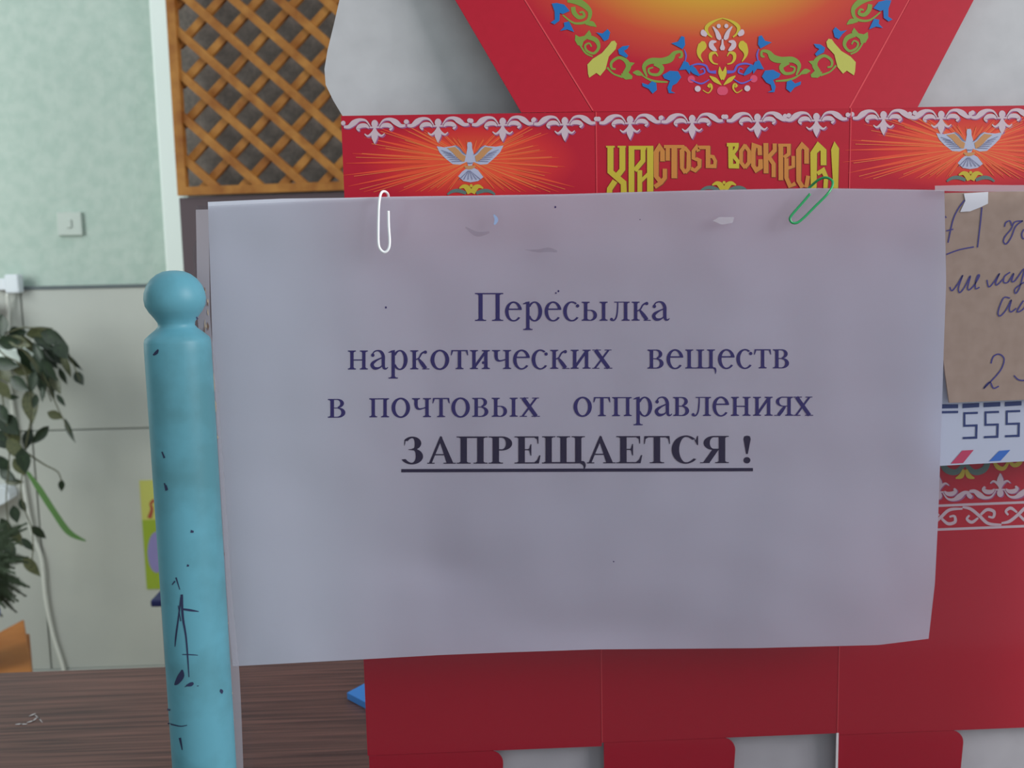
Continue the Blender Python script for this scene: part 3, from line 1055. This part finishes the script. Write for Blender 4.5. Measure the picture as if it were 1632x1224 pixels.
# С
k = letter(V1, 'gold2')
st_(k, [(782, 385), (782, 255), (745, 195), (700, 265), (700, 580), (758, 650)], 62)
st_(k, [(812, 480), (812, 600), (765, 660), (680, 718)], 56)
# Т
k = letter(V1, 'gold2')
st_(k, [(850, 375), (850, 200)], 54); k.rect(800, 172, 1065, 214); st_(k, [(935, 200), (935, 605)], 74)
# О
k = letter(V1, 'gold2')
st_(k, [(1085, 200), (1035, 245), (1035, 470), (1080, 535)], 50)
st_(k, [(1072, 530), (1122, 480), (1122, 265), (1068, 205)], 50)
# С
k = letter(V1, 'gold2')
st_(k, [(1250, 255), (1225, 195), (1185, 250), (1185, 345), (1230, 360)], 48)
st_(k, [(1215, 350), (1262, 372), (1262, 450), (1205, 505), (1150, 475)], 48)
# Ъ
k = letter(V1, 'gold2')
k.rect(1245, 180, 1400, 226); st_(k, [(1374, 190), (1374, 472)], 60)
st_(k, [(1380, 315), (1440, 325), (1468, 380), (1462, 448), (1375, 450)], 44)
# В
k = letter(V2, 'gold')
st_(k, [(188, 140), (192, 440)], 58); k.rect(143, 138, 290, 182)
st_(k, [(268, 175), (258, 215), (210, 280), (278, 365), (275, 425), (165, 430)], 44)
# О
k = letter(V2, 'gold2')
st_(k, [(374, 160), (318, 240), (318, 380), (372, 448)], 46)
st_(k, [(364, 446), (418, 380), (418, 240), (362, 165)], 46)
# С
k = letter(V2, 'gold2')
st_(k, [(552, 290), (548, 190), (480, 165), (470, 260), (470, 420), (505, 475), (560, 440), (560, 340)], 54)
# К
k = letter(V2, 'gold2')
st_(k, [(625, 140), (628, 515)], 60); st_(k, [(735, 145), (735, 230), (662, 310), (722, 400), (722, 562)], 50)
# Р
k = letter(V2, 'gold2')
st_(k, [(810, 150), (812, 600)], 58); k.rect(778, 148, 935, 184); st_(k, [(910, 170), (910, 275), (850, 320)], 48)
# Е
k = letter(V2, 'gold2')
st_(k, [(965, 300), (965, 430), (895, 450)], 44); st_(k, [(880, 330), (880, 570), (925, 672), (992, 640)], 52)
# С
k = letter(V2, 'gold2')
st_(k, [(1130, 395), (1130, 215), (1075, 165), (1032, 225), (1032, 610), (1082, 690)], 58); st_(k, [(1150, 545), (1125, 690)], 50)
# Е
k = letter(V2, 'gold')
st_(k, [(1340, 415), (1340, 230), (1282, 175), (1218, 260), (1218, 720)], 72)
st_(k, [(1262, 520), (1335, 475), (1372, 560), (1362, 720)], 52)
k = letter(V2, 'gold')
k.poly([(1475, 118), (1532, 205), (1520, 720), (1462, 720), (1434, 222)])
for k, z, m in LETTERS:
    t = k.mapped(z)
    t.mapped(lambda x, y: (x + 1.1, y + 0.8)).lay('letter_shadow', SURF(1), M['gold_shadow'], panels[1])
    t.lay('gilt_letter', SURF(3), M[m], panels[1])

# ------------------------------------------------------------------ envelopes behind the screen
YE = 0.4085
e0 = P(1560, 738, YE + 0.002)
we = thing('postal_envelope', 'white envelope with blue postcode digits and airmail stripes', 'envelope', e0)
prism('envelope_sheet', [P(x, y, YE + 0.0014) for x, y in ((1470, 744), (1800, 726), (1800, 480), (1470, 500))], (0, 0.0008, 0), M['env_white'], we)
E6 = zoomed(1480, 550, 3.82)
SE = lambda x, y: P(x, y, YE + 0.0012)
k = Ink()
k.poly([(75, 360), (180, 360), (180, 384), (75, 386)]); k.poly([(75, 402), (180, 400), (180, 414), (75, 416)])
for j in range(5):
    dx, dy = 129 * j, -5.5 * j
    k.poly([(207 + dx, 357 + dy), (308 + dx, 352 + dy), (308 + dx, 378 + dy), (207 + dx, 384 + dy)])
    k.strip([(300 + dx, 412 + dy), (218 + dx, 415 + dy), (218 + dx, 491 + dy), (292 + dx, 489 + dy), (290 + dx, 563 + dy), (208 + dx, 566 + dy)], 13, smooth=False)
k.mapped(E6).lay('postcode_digits', SE, M['env_ink'], we)
for c_ in ([(205, 642), (275, 638), (210, 718), (135, 722)], [(655, 622), (725, 618), (662, 696), (590, 700)]):
    k = Ink(); k.poly(c_); k.mapped(E6).lay('red_stripe', SE, M['env_red'], we)
k = Ink(); k.poly([(430, 644), (498, 638), (438, 704), (368, 708)])
k.mapped(E6).lay('blue_stripe', SE, M['env_blue'], we)
YK = 0.4062
k0 = P(1580, 643, YK)
ke = thing('kraft_envelope', 'brown kraft envelope with blue handwriting taped behind the clear screen', 'envelope', k0)
prism('envelope_sheet', [P(x, y, YK) for x, y in ((1496, 308), (1494, 480), (1502, 560), (1507, 600), (1513, 642), (1632, 637), (1800, 629), (1800, 300))], (0, 0.0008, 0), M['kraft'], ke)
E5 = zoomed(1480, 290, 5.32)
k = Ink()
for s in ([(305, 155), (250, 230), (205, 330), (165, 515)], [(150, 415), (210, 400)], [(150, 305), (140, 290)],
          [(452, 215), (440, 340), (415, 555)], [(150, 615), (260, 575), (385, 550)],
          [(645, 380), (655, 345), (690, 330), (705, 370)],
          [(800, 330), (740, 375), (700, 470), (660, 525), (635, 505), (650, 460), (700, 400), (730, 340), (800, 330)],
          [(809, 400), (790, 440), (800, 478), (830, 470), (850, 400)],
          [(180, 890), (200, 922), (250, 860), (290, 790), (255, 890), (262, 938), (300, 900), (355, 795), (332, 890), (345, 915), (390, 870), (430, 800), (420, 790), (398, 850), (400, 905), (432, 892)],
          [(495, 830), (512, 890), (560, 840), (602, 775), (570, 850), (582, 872), (640, 815)],
          [(692, 765), (645, 800), (638, 850), (675, 848), (722, 775), (705, 840), (735, 835), (800, 745), (809, 760), (770, 900), (738, 945), (735, 905), (809, 850)],
          [(690, 985), (640, 980), (605, 1050), (588, 1115), (610, 1135), (660, 1080), (702, 1000), (685, 1075), (700, 1102), (745, 1070)],
          [(805, 1005), (770, 1060), (752, 1102), (800, 1080), (850, 1010)]):
    k.strip(s, 11)
kk = k.mapped(E5)
k = Ink()
k.strip([(380, 112), (395, 70), (430, 55), (460, 85), (440, 150), (385, 215), (335, 265), (372, 225), (395, 262), (428, 250)], 8)
k.strip([(520, 185), (550, 212), (600, 215)], 8)
kk.add(k.mapped(E6))
kk.lay('handwriting', lambda x, y: P(x, y, YK - 0.0002), M['pen'], ke)
tp = prism('tape_scrap', [P(*E5(x, y), YK - 0.0004) for x, y in ((300, 98), (505, 84), (503, 184), (440, 214), (350, 250), (268, 254), (312, 160))], (0, 0.0002, 0), M['tape'],
           None, P(1555, 330, YK - 0.0004))
tag(tp, 'torn scrap of white tape at the top of the kraft envelope', 'tape')

# ------------------------------------------------------------------ clear screen
YA0, YA1 = 0.3980, 0.4004
a_out = [(332, 328.5), (450, 322.5), (540, 318.5), (620, 314.5), (900, 309), (1100, 303), (1300, 299), (1480, 301), (1632, 303), (1800, 300)]
left_e = [(313, 328), (313, 338), (316, 350), (320, 364), (318, 376), (310, 386), (307, 396), (307, 412), (309, 430), (312, 470), (314, 520), (318, 640), (330, 900), (344, 1224)]
scr = thing('acrylic_screen', 'clear acrylic counter screen with chipped left edge beside the post', 'screen', Vector((P(1000, 600, YA0).x, YA0, z0)))
pts = [P(x, y, YA0) for x, y in a_out]
xr = pts[-1].x
pts.append(Vector((xr, YA0, z0)))
pts.append(Vector((P(346, 1300, YA0).x, YA0, z0)))
pts += [P(x, y, YA0) for x, y in reversed(left_e)]
prism('sheet', pts, (0, YA1 - YA0, 0), M['acrylic'], scr)
# cloudy film along the left edge; bevel haze painted in along the upper edge
SA = lambda x, y: P(x, y, YA0 - 0.0003)
k = Ink(); k.strip([(322, 334), (323, 380), (324, 450), (326, 520), (338, 640), (350, 800), (360, 950), (372, 1080), (380, 1290)], 20)
k.lay('edge_film', SA, M['film_haze'], scr)
k = Ink(); k.strip([(1490, 300, 8), (1560, 300, 11), (1632, 300, 10), (1800, 298, 10)]); k.lay('top_edge_haze', SA, M['film_haze'], scr)
# paint and sealant crumbs along the post
rnd = random.Random(11)
k = Ink(); k2 = Ink()
for j in range(90):
    y = rnd.uniform(450, 1224)
    xb_ = 333 + (y - 545) * 0.0565 if y > 535 else 327
    x = xb_ + rnd.uniform(-2, 5)
    h = rnd.uniform(2, 9)
    (k if rnd.random() < 0.5 else k2).strip([(x - 0.4, y - h, 0.4), (x + rnd.uniform(-1, 1), y, rnd.uniform(1.2, 3)), (x + 0.5, y + h, 0.4)])
k2.strip([(335, 545, 2), (340, 640, 3), (346, 760, 2), (352, 850, 3), (358, 950, 3), (364, 1040, 4), (370, 1130, 2), (376, 1224, 2)])
k.lay('paint_crumbs', lambda x, y: P(x, y, YA0 - 0.0006), M['grime'], scr)['kind'] = 'stuff'
k2.lay('sealant_line', lambda x, y: P(x, y, YA0 - 0.0005), M['sealant'], scr)
k = Ink()
k.strip([(838, 398, 1), (858, 400, 5), (874, 398, 7), (888, 401, 3)])
k.strip([(742, 362, 2), (760, 373, 8), (780, 370, 3)])
k.lay('smudge', SA, M['smudge'], scr)
k = Ink(); k.poly([(1136, 352), (1146, 346), (1170, 346), (1168, 355), (1150, 358)]); k.lay('tape_remnant', SA, M['film_haze'], scr)
k = Ink(); k.strip([(787, 342, 2), (791, 350, 6), (788, 358, 3)])
k.lay('pen_smear', SA, mat('faded_blue_smear', (140, 158, 196), 0.7), scr)

# ------------------------------------------------------------------ notice sheet
YN = 0.4009


def interp(tab, t):
    for (a, va), (b, vb) in zip(tab, tab[1:]):
        if t <= b:
            return va + (vb - va) * max(0.0, (t - a) / (b - a))
    return tab[-1][1]


N_LEFT = [(315, 331), (560, 339), (680, 346), (850, 356), (1000, 365), (1062, 371)]
N_RIGHT = [(300, 1505), (450, 1508), (560, 1504), (690, 1500), (830, 1495), (930, 1490), (1018, 1480)]
N_TOP = [(331, 322), (450, 316.5), (540, 315.4), (620, 313.6), (900, 309.5), (1100, 303.8), (1300, 300), (1505, 303)]
N_BOT = [(370, 1062), (575, 1051), (700, 1044), (800, 1040), (950, 1035), (1200, 1033), (1400, 1028), (1480, 1018)]


def wrinkle(x, y):
    u, v = (x - 330) / 1170.0, (y - 310) / 740.0
    d = 0.0009 + 0.0005 * math.sin(5.1 * u + 1.0) + 0.0004 * math.sin(9 * v + 4 * u)
    d += 0.0016 * max(0, v - 0.78) * 4 * (0.5 + 0.5 * math.sin(11 * u + 0.6)) * 0.9
    d += 0.0006 * math.exp(-((v - 0.10 - 0.06 * math.sin(7 * u)) / 0.05) ** 2)
    d += 0.0024 * math.exp(-((u - 0.56) / 0.12) ** 2 - ((v - 0.94) / 0.06) ** 2)
    d += 0.0016 * math.exp(-((u - 0.24 - 0.1 * v) / 0.08) ** 2 - ((v - 0.80) / 0.05) ** 2)
    d += 0.0010 * max(0, u - 0.9) * 10 * v
    d *= min(1.0, max(0.12, v / 0.10))
    return min(max(d, 0.0), 0.0046)


NS = lambda x, y, lay=0.0: P(x, y, YN + wrinkle(x, y) - 0.00012 * lay)
ns = thing('notice_sheet', 'white printed notice sheet clipped behind the clear screen', 'notice', P(920, 1045, YN))
NU, NV = 130, 84
v, f = [], []
for j in range(NV + 1):
    tv = j / NV
    for i in range(NU + 1):
        tu = i / NU
        yy = 310 + 735 * tv
        for _ in range(3):
            x = interp(N_LEFT, yy) * (1 - tu) + interp(N_RIGHT, yy) * tu
            yt, yb_ = interp(N_TOP, x), interp(N_BOT, x)
            yy = yt + (yb_ - yt) * tv
        v.append(NS(x, yy))
for j in range(NV):
    for i in range(NU):
        a = j * (NU + 1) + i
        f.append((a, a + 1, a + NU + 2, a + NU + 1))
sheet = obj('paper_sheet', v, f, M['paper'], ns, smooth=True)

# --- serif alphabet (em units, baseline 0, x-height 450, cap height 662)
def stem(k, x0, x1, y0, y1, top=(55, 55), bot=(55, 55), t=27):
    k.rect(x0, y0, x1, y1)
    for y, s, e in ((y0, 1, bot), (y1, -1, top)):
        if e is None:
            continue
        k.rect(x0 - e[0], y, x1 + e[1], y + s * t)
        if e[0] > 10: k.poly([(x0 - e[0] * 0.45, y + s * t), (x0, y + s * t), (x0, y + s * (t + 24))])
        if e[1] > 10: k.poly([(x1 + e[1] * 0.45, y + s * t), (x1, y + s * t), (x1, y + s * (t + 24))])


G = {}


def glyph(ch, adv):
    k = Ink(); G[ch] = (k, adv)
    return k


k = glyph('П', 720); stem(k, 105, 205, 0, 660, (85, 0), (85, 85)); stem(k, 515, 615, 0, 660, (0, 85), (85, 85)); k.rect(105, 630, 615, 660)
k = glyph('е', 444); k.arc(228, 222, 205, 238, 86, 38, 14, 322, 1.0, 0.75); k.rect(60, 258, 425, 292)
k = glyph('р', 505); stem(k, 85, 167, -217, 430, None, (72, 72)); k.poly([(5, 405), (85, 448), (167, 460), (167, 390), (85, 400), (10, 392)])
k.arc(290, 222, 182, 238, 92, 38, -152, 150, 0.7, 0.7)
k = glyph('с', 440); k.arc(232, 222, 208, 238, 90, 38, 52, 322, 0.8, 0.7); k.disc(372, 352, 40, 40)
k = glyph('ы', 700); stem(k, 85, 168, 0, 450); k.arc(250, 130, 150, 130, 86, 32, -90, 90); k.rect(160, 0, 255, 22); k.rect(160, 237, 255, 260); stem(k, 515, 598, 0, 450)
k = glyph('л', 500); stem(k, 345, 428, 0, 450, (0, 55)); k.rect(110, 428, 428, 450)
k.strip([(196, 440, 30), (192, 280, 34), (170, 110, 36), (120, 20, 36), (60, 8, 40)]); k.disc(48, 32, 38)
k = glyph('к', 490); stem(k, 85, 168, 0, 450); k.strip([(160, 230, 30), (235, 265, 34), (300, 370, 38), (370, 415, 40)]); k.disc(392, 405, 40)
k.strip([(220, 258, 40), (310, 140, 86), (400, 20, 86)]); k.rect(320, 0, 490, 20)
k = glyph('а', 450); k.strip([(338, 70, 80), (338, 200, 82), (335, 320, 82), (290, 410, 66), (215, 445, 34), (130, 425, 30), (85, 370, 30)]); k.disc(86, 338, 42)
k.strip([(325, 285, 26), (200, 230, 40), (100, 165, 70), (70, 105, 84), (110, 40, 76), (180, 25, 60), (260, 50, 36), (310, 90, 26)])
k.strip([(338, 90, 80), (360, 30, 60), (410, 18, 34), (450, 55, 18)])
k = glyph('н', 540); stem(k, 85, 168, 0, 450); stem(k, 370, 453, 0, 450); k.rect(160, 212, 380, 240)
k = glyph('о', 500); k.arc(250, 223, 225, 240, 94, 38, 0, 360)
k = glyph('т', 440); stem(k, 180, 262, 0, 450, None); k.rect(25, 424, 415, 452); k.poly([(25, 452), (70, 430), (30, 325), (12, 325)]); k.poly([(415, 452), (370, 430), (410, 325), (428, 325)])
k = glyph('и', 540); stem(k, 85, 168, 0, 450); stem(k, 370, 453, 0, 450); k.strip([(150, 62), (385, 385)], 60)
k = glyph('ч', 500); stem(k, 340, 423, 0, 450); stem(k, 75, 158, 300, 450, (55, 55), None); k.strip([(116, 310, 82), (135, 230, 70), (205, 192, 40), (345, 225, 28)])
k = glyph('х', 490); k.strip([(85, 440), (400, 10)], 92); k.strip([(70, 10), (400, 440)], 46)
for x0, x1, y in ((10, 215, 430), (300, 470, 430), (5, 180, 0), (290, 490, 0)): k.rect(x0, y, x1, y + 20)
k = glyph('в', 470); stem(k, 85, 168, 0, 450, (55, 0), (55, 0)); k.arc(250, 343, 138, 107, 84, 32, -90, 90); k.arc(255, 122, 165, 122, 92, 32, -90, 90)
k.rect(160, 426, 252, 450); k.rect(160, 222, 262, 244); k.rect(160, 0, 258, 24)
k = glyph('щ', 800); stem(k, 85, 168, 0, 450); stem(k, 350, 433, 0, 450); stem(k, 612, 695, 0, 450); k.rect(40, 0, 760, 24); k.strip([(700, 12, 30), (745, 0, 50), (765, -50, 40), (762, -125, 16)])
k = glyph('п', 540); stem(k, 85, 168, 0, 450, (55, 0)); stem(k, 370, 453, 0, 450, (0, 55)); k.rect(168, 424, 372, 450)
k = glyph('я', 470); stem(k, 330, 412, 0, 450, (0, 50)); k.arc(215, 335, 165, 117, 82, 24, 90, 270); k.rect(210, 426, 340, 450); k.rect(210, 218, 340, 240)
k.strip([(270, 225, 60), (195, 120, 82), (110, 14, 78)]); k.rect(10, 0, 150, 20)
# heavy capitals
k = glyph('З', 560); k.arc(215, 498, 215, 164, 160, 40, -88, 158, 0.8, 0.6); k.strip([(28, 440, 8), (34, 520, 26), (48, 600, 12)])
k.arc(205, 180, 268, 196, 178, 44, -158, 88, 0.6, 0.8); k.strip([(120, 345, 14), (250, 345, 40)], 30)
k = glyph('А', 700); k.strip([(85, 10), (350, 655)], 64); k.poly([(330, 670), (352, 670), (640, 10), (480, 10), (300, 575)]); k.rect(190, 205, 490, 235); k.rect(10, 0, 190, 24); k.rect(400, 0, 700, 24)
k = glyph('Пb', 770); stem(k, 110, 265, 0, 662, (95, 0), (90, 90), 24); stem(k, 510, 665, 0, 662, (0, 95), (90, 90), 24); k.rect(110, 625, 665, 662)
k = glyph('Р', 620); stem(k, 110, 265, 0, 662, (95, 0), (95, 95), 24); k.arc(330, 490, 250, 172, 150, 32, -90, 90); k.rect(250, 630, 335, 662); k.rect(250, 318, 335, 350)
k = glyph('Е', 660); stem(k, 110, 265, 0, 662, (95, 0), (95, 0), 24); k.rect(250, 632, 590, 662); k.rect(250, 0, 600, 30); k.rect(250, 325, 400, 352)
k.poly([(590, 662), (480, 640), (555, 590), (570, 480), (590, 480)]); k.poly([(600, 0), (480, 20), (560, 90), (610, 200), (640, 200)]); k.poly([(420, 470), (400, 470), (370, 370), (330, 338), (370, 310), (400, 190), (420, 190)])
k = glyph('Щ', 1080); stem(k, 100, 250, 0, 662, (85, 85), (85, 0), 24); stem(k, 455, 605, 0, 662, (85, 85), None, 24); stem(k, 810, 960, 0, 662, (85, 85), None, 24); k.rect(60, 0, 1000, 34)
k.strip([(940, 20, 60), (1000, 10, 90), (1035, -60, 60), (1020, -150, 16)])
k = glyph('Т', 660); stem(k, 255, 410, 0, 662, None, (95, 95), 24); k.rect(30, 630, 635, 662); k.poly([(30, 662), (140, 640), (60, 590), (40, 470), (20, 470)]); k.poly([(635, 662), (525, 640), (605, 590), (625, 470), (645, 470)])
k = glyph('С', 700); k.arc(365, 331, 340, 345, 180, 46, 48, 318, 0.6, 0.5); k.poly([(600, 560), (640, 665), (660, 665), (660, 440), (640, 440), (560, 580)])
k = glyph('Я', 700); stem(k, 455, 610, 0, 662, (0, 85), (85, 85), 24); k.arc(340, 490, 250, 172, 150, 32, 90, 270); k.rect(330, 630, 470, 662); k.rect(330, 318, 470, 350)
k.poly([(300, 330), (455, 330), (235, 10), (75, 10)]); k.rect(10, 0, 240, 22)
k = glyph('!', 300); k.disc(150, 72, 78); k.poly([(150, 225), (170, 225), (235, 590), (215, 655), (150, 672), (90, 655), (72, 590), (130, 225)])


def word(text, x0, x1, base0, base1, em):
    """set a word between two photo positions on the sheet"""
    k = Ink(); pen = 0.0
    for ch in text:
        g, adv = G[ch]
        k.add(g.mapped(lambda x, y, p=pen: (x + p, y)))
        pen += adv
    lo_, hi_ = min(p[0] for p in k.v), max(p[0] for p in k.v)
    s = (x1 - x0) / (hi_ - lo_)
    return k.mapped(lambda x, y: (x0 + (x - lo_) * s, base0 + (base1 - base0) * (x - lo_) / (hi_ - lo_) - y * em / 1000.0))


line1 = word('Пересылка', 757, 1067.5, 511.5, 511.0, 67.5)
line2 = word('наркотических', 554.5, 976, 589, 587.5, 67.5)
line2.add(word('веществ', 1032, 1257.5, 587.5, 587, 67.5))
line3 = word('в', 522.5, 550.5, 665.8, 665.7, 66.5)
line3.add(word('почтовых', 588.5, 860.5, 665.2, 664, 67.5))
line3.add(word('отправлениях', 914, 1296, 663.4, 662.5, 67.5))
line4 = word(['З', 'А', 'Пb', 'Р', 'Е', 'Щ', 'А', 'Е', 'Т', 'С', 'Я'], 640, 1161.5, 739.2, 738, 65.5)
line4.add(word('!', 1185, 1196.5, 738.3, 738.2, 65.5))
for ln_i in (line1, line2, line3):
    ln_i.lay('text_line', lambda x, y: NS(x, y, 1), M['ink'], ns)
line4.lay('bold_text_line', lambda x, y: NS(x, y, 1), M['ink_bold'], ns)
k = Ink()
for j in range(28):
    xa_, xb_ = 639.5 + 20.02 * j, 639.5 + 20.02 * (j + 1)
    yy = lambda x: 750.2 - 0.0032 * (x - 640)
    k.poly([(xa_, yy(xa_) - 2.6), (xb_, yy(xb_) - 2.6), (xb_, yy(xb_) + 2.6), (xa_, yy(xa_) + 2.6)])
k.lay('underline', lambda x, y: NS(x, y, 1), M['ink_bold'], ns)
k = Ink()
for x, y, r in ((615, 490, 1.6), (890, 464, 1.5), (886, 467, 1.2), (885, 330, 1.5), (978, 895, 1.0), (770, 578, 2.0), (1020, 350, 0.8)):
    k.disc(x, y, r, r * 1.2, 8)
k.lay('ink_speck', lambda x, y: NS(x, y, 1), M['ink'], ns)

# ------------------------------------------------------------------ paper clips
def clip(name, front, over, back, m, label, loc):
    yf, yb2 = YA0 - 0.0014, YA1 + 0.0065
    pts = [P(x, y, yf) for x, y in front]
    pts += [P(x, y, yf + (yb2 - yf) * t) for x, y, t in over]
    pts += [P(x, y, yb2) for x, y in back]
    o = tube(name, pts, 0.00052, m, None, loc, sides=8, k=6)
    return tag(o, label, 'paper clip', 'paper clips on the screen edge')


clip('paper_clip', [(619, 336), (619.5, 360), (621, 385), (619, 397), (613, 402), (606, 397), (603, 385), (603, 350), (604, 325)], [(607, 309, 0.15), (612, 305, 0.45), (618, 309, 0.85)],
     [(619, 320), (618, 360), (614, 372), (610, 362), (610, 330)], M['white_wire'], 'white paper clip on the left part of the screen edge', P(611, 402, YA0 - 0.002))
clip('paper_clip', [(1291, 309), (1280, 322), (1264, 340), (1259, 348), (1262, 354.5), (1270, 355), (1280, 348), (1300, 328), (1318, 310)], [(1326, 298, 0.15), (1326, 288, 0.3), (1316, 283, 0.5), (1304, 287, 0.7)],
     [(1290, 299), (1278, 312), (1275, 325), (1290, 320)], M['green_wire'], 'green paper clip slanting over the right part of the screen edge', P(1268, 355, YA0 - 0.002))

# ------------------------------------------------------------------ turned post
YO = 0.3848
ax = P(279, 480, YO)
prof_px = [(431, 5), (432.5, 16), (437, 26), (445, 35.5), (455, 42.5), (466, 46.5), (476, 47.5), (487, 46), (497, 40.5), (506, 33.5), (514, 28.5), (519, 28), (524, 32), (532, 42), (539, 49.5), (545, 51), (560, 51.3)]
prof = []
for y, hw in prof_px:
    p = P(280, y, YO)
    prof.append((hw * (p - CAM).dot(fwd) / FPX, p.z))
prof += [(prof[-1][0], ZC + 0.06), (prof[-1][0], z0)]
prof.reverse()
post = lathe('turned_post', prof, (ax.x, YO), M['post'], None, (ax.x, YO, z0), sides=64)
tag(post, 'turned wooden post painted chipped turquoise blue with a ball top', 'post')
RP = prof[2][0]


def on_post(x, y):
    d = ray(x, y)
    ox, oy = CAM.x - ax.x, CAM.y - YO
    a = d.x ** 2 + d.y ** 2; b = 2 * (ox * d.x + oy * d.y); c = ox * ox + oy * oy - (RP + 0.00012) ** 2
    disc = b * b - 4 * a * c
    if disc < 0:
        return CAM + d * (-b / (2 * a))
    return CAM + d * ((-b - math.sqrt(disc)) / (2 * a))


PZm = zoomed(0, 750, 2.5825)
k = Ink()
for s in ([(748, 510, 10), (752, 600, 9), (765, 680, 7), (772, 760, 6), (778, 850, 3)], [(745, 520, 6), (735, 600, 6), (724, 680, 7), (720, 725, 3)],
          [(750, 570, 7), (785, 575, 9), (818, 580, 3)], [(724, 440, 6), (740, 490, 3)], [(750, 757, 3), (790, 758, 4), (815, 760, 2)],
          [(765, 886, 4), (785, 880, 16), (796, 874, 8)], [(750, 820, 6), (745, 845, 26), (728, 872, 18), (718, 882, 4)], [(760, 890, 2), (818, 886, 3)],
          [(688, 982, 10), (700, 985, 8)], [(785, 250, 12), (797, 252, 8)], [(770, 390, 10), (778, 392, 6)], [(682, 60, 6), (690, 80, 4)],
          [(908, 900, 4), (912, 908, 14), (914, 918, 4)], [(720, 455, 6), (708, 470, 4)], [(690, 1040, 6), (740, 1052, 4), (770, 1048, 3)], [(740, 1100, 10), (750, 1150, 4)]):
    k.strip(s)
k2 = k.mapped(PZm)
for s in ([(244, 566, 2), (249, 562, 5), (252, 557, 2)], [(258, 720, 2), (262, 730, 3)], [(262, 770, 2), (265, 782, 3)], [(313, 505, 2), (315, 509, 3)], [(284, 965, 1), (288, 990, 1.5)]):
    k2.strip(s)
k2.lay('ink_scratches', on_post, M['scribble'], post)

for o in scene.objects:
    if '_o' in o:
        del o['_o']
